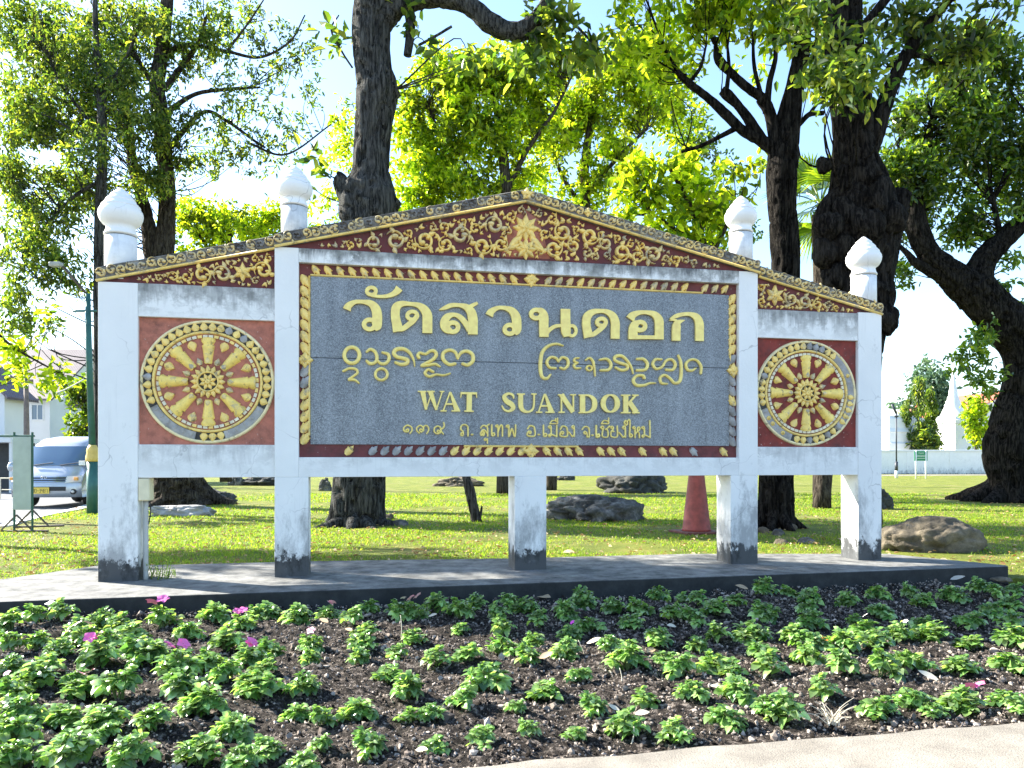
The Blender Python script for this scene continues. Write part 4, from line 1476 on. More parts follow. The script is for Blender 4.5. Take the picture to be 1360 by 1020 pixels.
def crown(clumps, size, seed, skel=None, tw=None, asp=0.45, per=9, hang=0.35, spread=1.0, twig_w=0.012, mul=1.6, gap=-0.12):
    """clumps: photo x, y, depth, rx, ry (pixels), leaves. returns leaf mesh builder"""
    r = np.random.default_rng(seed)
    C, D, N, S = [], [], [], []
    for cl in clumps:
        x, y, Y, rx, ry, nl = cl[:6]
        c = P(x, y, Y)
        ax, az_ = rx * Y / F, ry * Y / F
        ay = cl[6] if len(cl) > 6 else 0.8 * max(ax, az_)
        nl = nl * mul
        nt = max(3, int(nl / per))
        q = unit(r.standard_normal((nt, 3))) * (r.uniform(0, 1, (nt, 1)) ** 0.45)
        q = q * np.array([ax, ay, az_]) * (1 + 0.25 * vnoise(q * 2.5 + seed, seed)[:, None])
        tc = c + q
        kp_ = vnoise(tc / (size * 3.6) + 11.3, seed) > gap
        tc = tc[kp_] if kp_.sum() > 2 else tc
        nt = len(tc)
        if tw is not None and skel is not None:
            for j in range(min(nt, max(3, nt // 4))):
                e = tc[j]
                dd = np.linalg.norm(skel[:, :3] - e, axis=1)
                dd = dd + 2.5 * np.maximum(0, skel[:, 2] - (e[2] - 0.45 * dd))
                k = r.choice(np.argsort(dd)[:5])
                s0 = skel[k, :3]
                if dd[k] > 2.6 or dd[k] < 0.15:
                    continue
                md = (s0 + e) / 2 + r.normal(0, 0.16, 3) * dd[k]
                cc = catmull([s0, md, e], 4)
                r0 = min(skel[k, 3] * 0.5, twig_w * (0.8 + 0.5 * dd[k]))
                tw.tube(cc, np.linspace(r0, 0.006, len(cc)), 5, 0, False)
        tdir = unit(r.standard_normal((nt, 3)) + np.array([0, 0, 0.2]))
        rep = r.poisson(per, nt) + 2
        idx = np.repeat(np.arange(nt), rep)
        m_ = len(idx)
        k = r.uniform(0, 1, m_)
        L_ = size * 2.6 * spread
        pos = tc[idx] + tdir[idx] * ((k - 0.4) * L_)[:, None] + r.normal(0, size * 0.35 * spread, (m_, 3))
        dr = unit(tdir[idx] * 0.6 + r.standard_normal((m_, 3)) + np.array([0, 0, -hang]))
        nm = unit(r.standard_normal((m_, 3)) * 0.7 + np.array([0, 0, 1.0]))
        C.append(pos); D.append(dr); N.append(nm)
        S.append(size * r.uniform(0.65, 1.25, m_))
    C, D, N, S = map(np.concatenate, (C, D, N, S))
    Vl, Fl = leaf_verts(C, D, N, S, S * asp)
    return MB().add(Vl, Fl)


LM = {
    "yellow": leaf_mat("yellow green leaf", [(0.05, 0.10, 0.012), (0.11, 0.17, 0.016), (0.20, 0.25, 0.02), (0.28, 0.33, 0.03), (0.35, 0.38, 0.05)], 0.66, 0.42, (1.2, 1.2, 0.34), 2.5, 0.4, 0.9),
    "mid": leaf_mat("mid green leaf", [(0.03, 0.065, 0.012), (0.06, 0.11, 0.015), (0.10, 0.16, 0.02), (0.20, 0.24, 0.03)], 0.52, 0.36, (1.15, 1.1, 0.3), 2.3, 0.5, 0.8),
    "deep": leaf_mat("deep green leaf", [(0.025, 0.06, 0.015), (0.05, 0.105, 0.018), (0.10, 0.16, 0.02), (0.20, 0.26, 0.03)], 0.46, 0.30, (1.1, 1.1, 0.3), 2.3, 0.7, 0.7),
    "mixed": leaf_mat("mixed green leaf", [(0.02, 0.05, 0.016), (0.045, 0.09, 0.025), (0.09, 0.145, 0.035), (0.15, 0.21, 0.045), (0.26, 0.29, 0.06)], 0.52, 0.36, (1.15, 1.1, 0.3), 2.3, 0.5, 0.8),
    "blue": leaf_mat("blue green leaf", [(0.05, 0.10, 0.075), (0.09, 0.16, 0.10), (0.15, 0.22, 0.12)], 0.35, 0.5, (0.9, 1.0, 0.6), 1.5),
}


def tree(label, at, bark, limbs, clumps, size, lm, seed, name="tree", group=None, cat="tree", **kw):
    o = empty(name, tuple(at), 0, label, cat, group)
    inv = -np.array(at)
    tb = MB()
    sk = []
    for k, l in enumerate(limbs):
        sk.append(limb(tb, l, 0.07 if l[0][2] > 40 else 0.09 if l[0][2] > 20 else 0.06, 48 if l[0][2] > 40 else (24 if l[0][2] > 24 else 10), seed + k, 22 if l[0][2] > 40 else 10))
    sk = np.concatenate(sk)
    up = sk[sk[:, 2] > kw.pop("skel_z", 2.5)]
    extra = kw.pop("extra", None)
    if extra:
        extra(tb)
    if clumps:
        cr = crown(clumps, size, seed, up if len(up) else sk, tb, **kw)
        cr.v = [v + inv for v in cr.v]
        cr.build("crown", LM[lm], o)
    tb.v = [v + inv for v in tb.v]
    tb.build("trunk", bark, o, True)
    return o


def flare(mb, c, r, n, seed, m=0, h=0.5):
    """root flare: short tapered roots running out from the foot"""
    rs = random.Random(seed)
    for i in range(n):
        a = 2 * math.pi * i / n + rs.uniform(-.3, .3)
        ln = r * rs.uniform(1.5, 2.1)
        p = [(c[0] + math.cos(a) * r * 0.3, c[1] + math.sin(a) * r * 0.3, h * 1.2), (c[0] + math.cos(a) * r * 0.9, c[1] + math.sin(a) * r * 0.9, h * 0.45), (c[0] + math.cos(a) * ln, c[1] + math.sin(a) * ln, -0.05)]
        q = catmull(p, 5)
        mb.tube(q, np.linspace(r * 0.42, r * 0.12, len(q)), 8, m, True, 0.15, seed + i)


# --- A: tall grey trunk behind the left half of the sign
YA = 17.4
A = [with_y(YA, [(474, 702, 82), (476, 660, 74), (480, 560, 68), (484, 420, 64), (488, 330, 68), (489, 285, 80), (490, 258, 76), (492, 232, 56), (494, 190, 50), (497, 150, 54), (500, 118, 58), (495, 90, 52), (492, 40, 52), (497, 0, 54), (504, -60, 46), (508, -160, 36), (500, -280, 22)]),
     with_y(YA, [(500, 35, 40), (520, 12, 34), (555, -2, 28), (590, -2, 25), (622, 8, 25), (650, 30, 27), (675, 42, 26), (700, 38, 27), (716, 22, 24), (728, 0, 18), (745, -40, 12)]),
     with_y(YA, [(540, 0, 18), (545, 25, 15), (544, 52, 13), (541, 74, 12)]),
     with_y(YA, [(497, 140, 40), (515, 125, 32), (528, 118, 22)]),
     with_y(YA, [(486, 300, 44), (465, 268, 30), (452, 240, 22), (447, 236, 16)]),
     with_y(YA, [(492, 300, 44), (510, 278, 34), (524, 262, 26)]),
     with_y(YA, [(492, -20, 30), (470, -80, 20), (440, -150, 12)]),
     with_y(YA, [(716, 25, 10), (735, 20, 7), (760, 30, 5), (790, 60, 3)]),
     with_y(YA, [(556, 60, 4), (575, 50, 4), (600, 35, 4)]),
     with_y(YA, [(468, 90, 3), (455, 70, 3), (440, 40, 3), (450, 20, 2)])]
tree("tall grey trunk behind the left part of the sign, with a limb bending right", G(474, 698), M["bark_grey"], A,
     [(745, 25, YA, 45, 25, 120, 0.8), (700, 75, YA, 22, 22, 45, 0.5), (770, 70, YA, 40, 28, 60, 0.7), (720, 50, YA, 30, 20, 50, .5), (575, 75, YA, 22, 14, 14, 0.4), (630, 85, YA, 22, 16, 22, 0.4), (455, 40, YA, 16, 20, 8, 0.4),
      (420, 240, YA, 22, 16, 9, 0.3), (560, 35, YA, 40, 12, 12, .4),
      (520, -200, YA, 200, 80, 900, 3), (680, -180, YA, 120, 60, 450, 2.5), (400, -200, YA, 120, 60, 400, 2.5)],
     0.30, "mixed", 101, asp=0.55, per=6, extra=lambda tb: flare(tb, G(474, 698), 0.55, 7, 5, 0, .14))

# --- B: heavy dark burled trunk behind the right end
YB = 14.0
B = [with_y(YB, [(1146, 716, 52), (1144, 640, 50), (1142, 540, 52), (1140, 460, 66), (1138, 400, 92), (1140, 360, 84), (1143, 330, 90), (1143, 295, 94), (1142, 262, 88), (1137, 225, 66), (1134, 190, 54), (1132, 150, 54), (1124, 100, 54), (1120, 50, 52), (1118, -10, 50), (1112, -120, 42), (1110, -260, 26)]),
     with_y(YB - .1, [(1130, 410, 44), (1108, 350, 40), (1100, 318, 34), (1096, 290, 30), (1104, 270, 26), (1120, 255, 24)]),
     with_y(YB + .1, [(1150, 420, 50), (1166, 360, 46), (1178, 310, 40), (1190, 276, 32), (1198, 254, 24)]),
     with_y(YB - .3, [(1110, 312, 26), (1125, 300, 30), (1145, 290, 26)]),
     with_y(YB, [(1160, 430, 40), (1176, 426, 34), (1186, 422, 26)]),
     with_y(YB, [(1140, 215, 40), (1160, 180, 28), (1174, 140, 22), (1192, 95, 20), (1212, 60, 18), (1240, 25, 14), (1275, -20, 10)]),
     with_y(YB - .5, [(1118, 95, 20), (1130, 60, 16), (1160, 20, 14), (1200, -30, 12)]),
     with_y(YB, [(1200, 70, 10), (1225, 75, 7), (1255, 85, 5), (1290, 80, 3)]),
     with_y(YB - .6, [(1110, 130, 12), (1095, 110, 10), (1085, 90, 8), (1080, 60, 5)])]


def burls(tb):
    for k, (x, y, rr) in enumerate(((1100, 300, .22), (1095, 335, .2), (1122, 285, .24), (1150, 300, .3), (1185, 290, .24), (1108, 370, .2), (1165, 270, .2), (1178, 424, .22), (1120, 330, .26), (1138, 345, .25), (1096, 220, .13))):
        blob(tb, P(x, y, YB - .45 + 0.05 * (k % 3)), (rr, rr * .8, rr * 1.15), 3, k + 3, 0.35)


tree("massive dark knobbly trunk behind the sign's right end", G(1146, 716), M["bark_dark"], B,
     [(1120, 60, YB - 1.5, 70, 40, 330, 0.8), (1105, 100, YB - 1.5, 55, 28, 200, 0.6), (1150, 105, YB - 1.4, 40, 30, 150, .6), (1105, 135, YB - 1.5, 24, 14, 30, .3), (1180, 45, YB - .5, 50, 40, 200, .8), (1245, 40, YB, 60, 40, 260, 1.0), (1290, 75, YB, 40, 24, 130, .8), (1320, 20, YB, 50, 40, 200, 1),
      (1210, 10, YB, 60, 40, 200, 1), (1180, 100, YB + .6, 26, 22, 70, .5), (1060, 25, YB - 1, 50, 32, 180, .8), (1195, 150, YB + .8, 24, 30, 70, .5), (1250, 80, YB, 40, 18, 110, .6),
      (1120, -110, YB, 260, 70, 1500, 3), (1350, -60, YB, 90, 60, 400, 2)],
     0.20, "mixed", 202, mul=1.35, asp=0.46, per=8, extra=burls)

# --- C: slender forked tree left of B
YC = 16.5
C_ = [with_y(YC, [(1030, 704, 54), (1030, 650, 48), (1034, 560, 42), (1040, 450, 38), (1043, 380, 36), (1042, 320, 38), (1038, 260, 40), (1040, 210, 42), (1050, 160, 27), (1057, 110, 25), (1064, 70, 23), (1068, 20, 21), (1074, -60, 18), (1085, -180, 10)]),
      with_y(YC, [(1036, 225, 34), (1032, 190, 22), (1022, 150, 16), (1012, 130, 17)]),
      with_y(YC, [(1030, 200, 22), (1010, 186, 18), (985, 172, 15), (962, 150, 14), (938, 128, 12), (912, 108, 11), (896, 90, 8), (880, 60, 5)]),
      with_y(YC, [(1012, 186, 16), (995, 160, 15), (980, 140, 13), (965, 125, 16), (958, 120, 12)]),
      with_y(YC, [(1016, 132, 14), (992, 116, 13), (972, 98, 12), (955, 80, 14), (950, 60, 6)]),
      with_y(YC, [(1018, 150, 12), (1022, 110, 9), (1030, 75, 7), (1026, 40, 5)]),
      with_y(YC, [(1032, 165, 9), (1045, 120, 7), (1052, 90, 6), (1060, 60, 4)]),
      with_y(YC, [(1044, 180, 9), (1062, 165, 7), (1075, 152, 8), (1094, 150, 7)]),
      with_y(YC, [(1075, 152, 6), (1085, 138, 5), (1100, 122, 4)]),
      with_y(YC, [(978, 170, 9), (955, 182, 7), (930, 194, 6), (905, 202, 4)]),
      with_y(YC, [(965, 120, 7), (968, 90, 6), (966, 60, 4)]),
      with_y(YC, [(1012, 130, 7), (1002, 90, 6), (1000, 50, 4)]),
      with_y(YC, [(915, 110, 6), (930, 90, 5), (938, 60, 3)])]
tree("slender dark tree forking into bare branches beside the massive trunk", G(1030, 702), M["bark_dark"], C_,
     [(850, 25, YC, 50, 35, 330, 1), (910, 40, YC, 55, 40, 380, 1), (870, 85, YC, 40, 28, 170, .8), (960, 25, YC, 50, 36, 330, 1), (1000, 70, YC + .5, 40, 30, 160, .8), (930, 85, YC, 32, 22, 110, .6), (1040, 30, YC, 40, 30, 230, .9),
      (900, -20, YC, 90, 40, 500, 1.4), (1010, -30, YC, 80, 40, 400, 1.4), (1080, 50, YC, 34, 34, 140, .8), (835, 70, YC, 22, 26, 70, .5), (890, 130, YC, 20, 10, 18, .3), (980, -130, YC, 200, 70, 1300, 3)],
     0.22, "yellow", 303, mul=1.35, asp=0.5, per=7, extra=lambda tb: flare(tb, G(1030, 702), 0.40, 6, 9, 0, .35))

# --- D: large leaning tree at the right edge
YD = 27.0
D_ = [with_y(YD, [(1362, 668, 104), (1356, 645, 77), (1350, 615, 77), (1348, 590, 77), (1352, 560, 67), (1358, 525, 55), (1362, 490, 52), (1358, 460, 55), (1342, 434, 62), (1322, 414, 57), (1304, 396, 55), (1292, 378, 49)]),
      with_y(YD, [(1296, 392, 50), (1272, 372, 45), (1252, 355, 37), (1236, 340, 30), (1222, 315, 29), (1216, 290, 27), (1215, 265, 24), (1220, 235, 15), (1226, 200, 10), (1240, 150, 7)]),
      with_y(YD, [(1262, 368, 25), (1238, 360, 18), (1218, 350, 13), (1204, 336, 8), (1190, 322, 5)]),
      with_y(YD, [(1298, 388, 47), (1300, 360, 37), (1312, 338, 32), (1330, 320, 29), (1350, 302, 27), (1372, 282, 25), (1390, 240, 20), (1400, 180, 15)]),
      with_y(YD, [(1345, 450, 50), (1375, 420, 44), (1410, 380, 34), (1450, 320, 22)]),
      with_y(YD, [(1330, 320, 12), (1325, 295, 8), (1318, 260, 6)]),
      with_y(YD, [(1222, 240, 8), (1205, 215, 6), (1190, 190, 3)])]
tree("large leaning dark tree at the right edge, its limbs parting in a fork", G(1348, 666), M["bark_dark"], D_,
     [(1200, 215, YD, 42, 40, 700), (1250, 160, YD, 60, 46, 1100), (1310, 130, YD, 60, 50, 1200), (1350, 190, YD, 50, 60, 1100), (1290, 215, YD, 60, 46, 1000), (1240, 260, YD, 45, 40, 620), (1190, 290, YD + 1, 30, 46, 420), (1300, 285, YD, 50, 36, 640),
      (1350, 250, YD, 40, 40, 520), (1260, 310, YD + 1, 40, 30, 330), (1330, 90, YD, 50, 36, 560), (1195, 350, YD + 2, 18, 40, 170), (1300, 455, YD - 1, 26, 22, 170, 1.2), (1288, 480, YD - 1, 20, 22, 130, 1.0), (1330, 380, YD, 24, 16, 50), (1350, 345, YD, 22, 16, 60),
      (1280, 60, YD, 60, 26, 330), (1420, 150, YD, 70, 120, 1500), (1345, 405, YD, 18, 10, 40), (1312, 510, YD - 1, 20, 20, 70, 1), (1215, 170, YD, 40, 40, 500), (1280, 100, YD, 50, 40, 600), (1210, 240, YD, 40, 40, 450)],
     0.24, "deep", 404, mul=2.0, asp=0.5, per=9, twig_w=0.02, extra=lambda tb: flare(tb, G(1360, 666), 1.35, 8, 21, 0, .7))

# --- E and F: leafy trees at the left
YE = 25.0
E_ = [with_y(YE, [(243, 674, 76), (240, 650, 68), (232, 600, 60), (222, 500, 54), (214, 400, 46), (216, 345, 30), (221, 300, 24), (222, 260, 22), (218, 200, 22), (212, 150, 22), (209, 110, 20), (216, 60, 18), (222, 0, 16), (226, -80, 12)]),
      with_y(YE, [(212, 400, 32), (204, 345, 26), (197, 300, 20), (186, 255, 16), (178, 225, 14), (172, 180, 11), (165, 120, 8)]),
      with_y(YE, [(218, 120, 10), (240, 90, 8), (262, 60, 6), (275, 20, 4)]),
      with_y(YE, [(220, 70, 9), (250, 60, 6), (300, 68, 5), (345, 76, 4), (385, 55, 3), (405, 20, 2)]),
      with_y(YE, [(220, 150, 9), (260, 125, 6), (310, 118, 5), (345, 116, 3)]),
      with_y(YE, [(222, 200, 9), (268, 150, 6), (300, 160, 5), (335, 185, 4), (352, 196, 3)]),
      with_y(YE, [(300, 70, 4), (330, 30, 3), (350, 0, 2)]),
      with_y(YE, [(330, 190, 4), (380, 205, 3), (440, 165, 2)]),
      with_y(YE, [(214, 130, 9), (190, 90, 7), (160, 40, 5)])]
tree("broad leafy tree at the left with a wide foot seen under the sign", G(243, 670), M["bark_brown"], E_,
     [(60, 210, YE - 2, 60, 60, 900), (110, 130, YE - 1, 60, 60, 1000), (160, 60, YE, 60, 55, 900), (60, 70, YE - 1, 60, 60, 900), (200, 160, YE - 1, 50, 60, 700), (240, 60, YE, 50, 50, 500), (30, 290, YE - 2, 36, 50, 400), (110, 250, YE - 1, 50, 40, 500),
      (200, 240, YE - 1, 40, 26, 280), (290, 50, YE, 50, 40, 240), (330, 120, YE, 50, 46, 220), (290, 180, YE, 60, 40, 260), (370, 60, YE, 40, 50, 160), (350, 200, YE, 50, 30, 160), (255, 215, YE, 40, 22, 150), (395, 150, YE, 30, 46, 90), (30, 150, YE - 2, 40, 50, 500),
      (20, 20, YE - 1, 50, 40, 500), (130, 10, YE, 80, 30, 500), (310, 5, YE, 70, 24, 180), (410, 90, YE, 24, 60, 60)],
     0.17, "mixed", 505, mul=3.3, gap=-.22, asp=0.42, per=8, hang=0.6, extra=lambda tb: flare(tb, G(246, 670), 0.9, 7, 33, 0, .6))
YF = 22.0
F_ = [with_y(YF, [(134, 680, 24), (134, 600, 20), (133, 450, 18), (133, 340, 17), (134, 270, 16), (136, 200, 14), (134, 120, 11), (128, 60, 9), (126, 0, 7)]),
      with_y(YF, [(135, 190, 7), (110, 150, 5), (80, 110, 4), (60, 60, 3)]),
      with_y(YF, [(134, 240, 6), (100, 260, 5), (60, 300, 4), (30, 340, 3), (60, 380, 2)]),
      with_y(YF, [(134, 130, 6), (160, 90, 5), (185, 40, 3)])]
tree("straight thin grey trunk rising beside the leftmost finial", G(134, 679), M["bark_grey"], F_,
     [(60, 140, YF, 60, 50, 420), (90, 60, YF, 60, 50, 420), (30, 330, YF, 46, 30, 300), (60, 370, YF, 60, 24, 230), (90, 340, YF, 32, 24, 130), (20, 400, YF, 30, 30, 130), (25, 430, YF, 26, 26, 90), (120, 200, YF - 1, 44, 40, 260), (165, 120, YF, 40, 50, 260), (20, 240, YF, 40, 40, 240), (80, 290, YF, 50, 26, 260), (75, 430, YF, 20, 12, 24), (180, 30, YF, 50, 30, 200)],
     0.17, "mixed", 606, mul=3.3, gap=-.25, asp=0.4, per=8, hang=0.9)

# --- yellow trees in the middle distance
YG = 34.0
G_ = [with_y(YG, [(668, 655, 20), (670, 560, 18), (671, 400, 17), (672, 300, 16), (671, 235, 16), (665, 180, 11), (655, 130, 8), (640, 80, 5)]),
      with_y(YG, [(671, 260, 9), (700, 200, 7), (735, 150, 5), (760, 100, 3)]),
      with_y(YG, [(671, 290, 8), (630, 230, 6), (590, 180, 4), (565, 140, 3)])]
tree("yellow-green tree with its thin trunk showing above the gable's left slope", G(668, 654), M["bark_brown"], G_,
     [(560, 150, YG, 50, 46, 700), (610, 120, YG, 56, 46, 900), (670, 100, YG, 60, 46, 1000), (640, 180, YG, 70, 44, 1000), (570, 230, YG, 46, 46, 600), (700, 170, YG + 1, 60, 46, 800), (620, 250, YG, 60, 32, 600), (545, 280, YG, 30, 24, 200), (720, 90, YG, 46, 36, 500), (460, 190, YG + 4, 30, 60, 260), (500, 120, YG + 4, 30, 40, 160), (690, 240, YG + 1, 40, 26, 300), (585, 90, YG, 36, 26, 200), (650, 85, YG, 40, 22, 260), (730, 80, YG, 40, 24, 260), (600, 170, YG, 60, 50, 700), (540, 200, YG, 30, 50, 400), (480, 290, YG + 4, 20, 30, 120)],
     0.29, "yellow", 707, mul=2.6, gap=-0.15, asp=0.5, per=9)
YI = 38.0
I_ = [with_y(YI, [(731, 653, 20), (735, 560, 18), (750, 420, 17), (776, 300, 16), (776, 230, 14), (785, 160, 10), (800, 100, 6)]),
      with_y(YI, [(778, 260, 8), (820, 210, 6), (860, 170, 4)]),
      with_y(YI, [(776, 280, 8), (745, 230, 6), (735, 190, 4)])]
tree("green tree behind the gable's right slope, between the yellow-green trees", G(731, 652), M["bark_brown"], I_,
     [(770, 140, YI, 50, 50, 700), (820, 110, YI, 56, 46, 800), (800, 190, YI, 60, 46, 900), (750, 220, YI, 50, 40, 600), (860, 160, YI + 1, 46, 46, 600), (830, 250, YI, 60, 32, 500), (770, 280, YI, 60, 22, 350), (880, 100, YI + 1, 36, 40, 400), (900, 150, YI + 2, 40, 46, 450), (845, 70, YI, 40, 30, 300), (790, 80, YI, 40, 30, 320), (740, 170, YI, 46, 46, 500)],
     0.29, "yellow", 808, mul=2.5, gap=-0.15, asp=0.5, per=9)
YH = 19.0
H_ = [with_y(YH, [(978, 690, 24), (975, 600, 20), (960, 480, 17), (945, 380, 14), (930, 310, 11), (910, 260, 8), (890, 225, 5)]),
      with_y(YH, [(940, 350, 8), (965, 300, 6), (985, 260, 4)]),
      with_y(YH, [(935, 325, 7), (890, 300, 5), (850, 270, 3)])]
tree("small tree with large bright yellow leaves beside the inner right finial", G(978, 690), M["bark_brown"], H_,
     [(850, 222, YH, 34, 14, 90), (905, 215, YH, 30, 14, 80), (865, 262, YH, 34, 16, 110), (925, 252, YH, 40, 16, 130), (835, 250, YH, 18, 18, 40), (890, 295, YH, 40, 16, 130), (945, 290, YH, 36, 14, 110), (975, 228, YH, 26, 10, 40), (900, 325, YH, 50, 12, 120), (1008, 218, YH, 14, 14, 16), (955, 335, YH, 36, 12, 80), (860, 315, YH, 26, 14, 50), (985, 262, YH, 16, 12, 20), (830, 290, YH, 20, 12, 30)],
     0.26, "yellow", 909, asp=0.52, per=6)
YJ = 46.0
J_ = [with_y(YJ, [(962, 645, 16), (960, 500, 14), (950, 360, 12), (930, 250, 9), (915, 170, 5)])]
tree("dark green tree far behind the bright yellow leaves", G(962, 645), M["bark_dark"], J_,
     [(925, 190, YJ, 40, 40, 500), (900, 130, YJ, 36, 40, 400), (955, 290, YJ, 40, 40, 600), (985, 310, YJ, 24, 30, 250), (910, 250, YJ, 46, 40, 500), (965, 240, YJ, 26, 26, 200)],
     0.32, "deep", 1001, mul=2.0, asp=0.5, per=9)
YK = 40.0
K_ = [with_y(YK, [(300, 640, 18), (300, 500, 16), (302, 380, 13), (305, 300, 8)]), with_y(YK, [(302, 380, 8), (270, 320, 5), (240, 290, 3)]), with_y(YK, [(302, 370, 8), (340, 320, 5), (370, 290, 3)])]
tree("low bright green tree showing between the two left finials", G(300, 648), M["bark_brown"], K_,
     [(250, 295, YK, 40, 34, 500), (300, 300, YK, 46, 34, 600), (345, 310, YK, 40, 30, 450), (270, 335, YK, 60, 24, 350), (230, 330, YK, 26, 30, 220), (365, 285, YK, 24, 22, 160), (430, 320, YK, 40, 24, 220), (440, 280, YK + 2, 30, 40, 150)],
     0.28, "yellow", 1102, mul=2.6, gap=-.2, asp=0.5, per=9)
YL_ = 44.0
tree("pale green roadside tree behind the green lamp post", G(112, 645), M["bark_brown"], [with_y(YL_, [(112, 650, 12), (113, 580, 10), (112, 530, 8), (108, 500, 5)])],
     [(105, 520, YL_, 22, 30, 330), (122, 560, YL_, 26, 40, 420), (105, 575, YL_, 20, 24, 200), (135, 500, YL_, 26, 40, 260)], 0.32, "mid", 1203, asp=0.5, per=9)
# broad limb of the left tree hanging its yellow leaves in front of the roofs
tree("thin bough of yellow leaves hanging before the tiled roofs", G(-120, 690), M["bark_brown"], [with_y(20.0, [(-150, 690, 20), (-140, 500, 16), (-100, 400, 10), (-40, 410, 6), (10, 455, 4), (50, 480, 3), (85, 498, 2)])],
     [(20, 460, 20.0, 26, 20, 70, .6), (60, 505, 20.0, 28, 14, 40, .5), (80, 500, 20.0, 20, 14, 22, .5), (20, 490, 20.0, 16, 22, 40, .5), (72, 420, 20.0, 26, 8, 12, .4)], 0.24, "yellow", 1304, asp=0.55, per=5)


Yo = 15.4  # unseen tree, added so its crown casts dappled shade on lawn and base
xo = CX - F * 14.2 / Yo
tree("rounded unseen tree added beyond the left edge to shade the lawn", (-14.6, 15.4, 0), M["bark_brown"], [[(CX - F * 14.6 / Yo, 695, 30, Yo), (CX - F * 14.6 / Yo, 500, 24, Yo), (xo, 300, 18, Yo), (xo, 100, 14, Yo), (xo, -60, 8, Yo)]],
     [(xo, 90, Yo, 130, 90, 1300, 2.0), (xo + 40, -40, Yo, 110, 70, 900, 1.8), (xo - 60, 210, Yo, 90, 60, 600, 1.6), (xo - 120, 60, Yo + 2, 120, 90, 900, 2.0)], 0.24, "mid", 1700, asp=.5, per=8, mul=3.4, gap=-.1)


# --- fan palm behind the massive trunk
def palm():
    Yp = 24.0
    o = empty("fan_palm", tuple(G(1092, 675)), 0, "fan palm with stiff spiky leaves half hidden behind the massive trunk", "palm")
    at = G(1092, 675)
    tb = MB()
    tb.tube(catmull([G(1092, 675), P(1092, 500, Yp), P(1092, 350, Yp), P(1090, 285, Yp)], 8) - at, 0.28, 14, 0, True, 0.1, 3)
    tb.build("trunk", M["bark_brown"], o, True)
    rs = random.Random(5)
    hub = P(1090, 272, Yp)
    cr = MB()
    for k in range(22):
        a = 2 * math.pi * k / 22 + rs.uniform(-.15, .15)
        el = rs.uniform(-0.75, 1.1)
        dv = np.array([math.cos(a) * math.cos(el), math.sin(a) * math.cos(el), math.sin(el)])
        tip = hub + dv * rs.uniform(0.8, 1.2)
        cr.tube(catmull([hub, (hub + tip) / 2 + [0, 0, .08], tip], 3), 0.018, 5)
        up = np.array([0, 0, 1.0])
        sd = np.cross(dv, up)
        sd /= np.linalg.norm(sd) + 1e-6
        nv = np.cross(sd, dv)
        n_ = 26
        for j in range(n_):
            f = (j / (n_ - 1) - 0.5) * 3.6
            d2 = dv * math.cos(f) + sd * math.sin(f)
            ln_ = 1.05 * (0.75 + 0.25 * math.cos(f))
            e = tip + d2 * ln_ + np.array([0, 0, -0.22])
            m_ = tip + d2 * ln_ * 0.55
            wv = np.cross(d2, nv) * 0.035
            cr.add([tip, m_ + wv, e, m_ - wv], [(0, 1, 2, 3)])
    cr.v = [v - at for v in cr.v]
    cr.build("crown", LM["deep"], o)


palm()


# ================================================================== FLOWER BED PLANTS
M["plant"] = leaf_mat("bedding plant leaf", [(0.07, 0.17, 0.05), (0.16, 0.29, 0.08), (0.27, 0.42, 0.13), (0.42, 0.56, 0.26)], 0.40, 0.25, (1.0, 1.0, 0.5), 1.9, 0.7, 7.0)
M["stem"] = plain("green stem", (0.12, 0.17, 0.05), 0.5)
PETALS = {"pink": plain("pink petal", (0.80, 0.16, 0.42), 0.5), "rose": plain("pale rose petal", (0.88, 0.52, 0.58), 0.5), "magenta": plain("magenta petal", (0.62, 0.06, 0.50), 0.5), "white": plain("white petal", (0.85, 0.80, 0.80), 0.5)}


def broad_leaf(mb, b, d, nrm, ln, wd, m=0, droop=0.5):
    """ovate leaf, 6 stations by 3"""
    k = np.array([0.0, 0.12, 0.35, 0.6, 0.82, 1.0])
    wf = np.array([0.06, 0.55, 1.0, 0.92, 0.55, 0.04])
    s = np.cross(d, nrm)
    s /= np.linalg.norm(s) + 1e-9
    nn = np.cross(s, d)
    c = b + d * (k * ln)[:, None] - nn * (droop * ln * k ** 2)[:, None]
    e = s * (wf * wd / 2)[:, None]
    up = nn * (wf * wd * 0.13)[:, None]
    V = np.stack([c - e + up, c, c + e + up], 1).reshape(-1, 3)
    mb.grid(V, 3, 6, m)


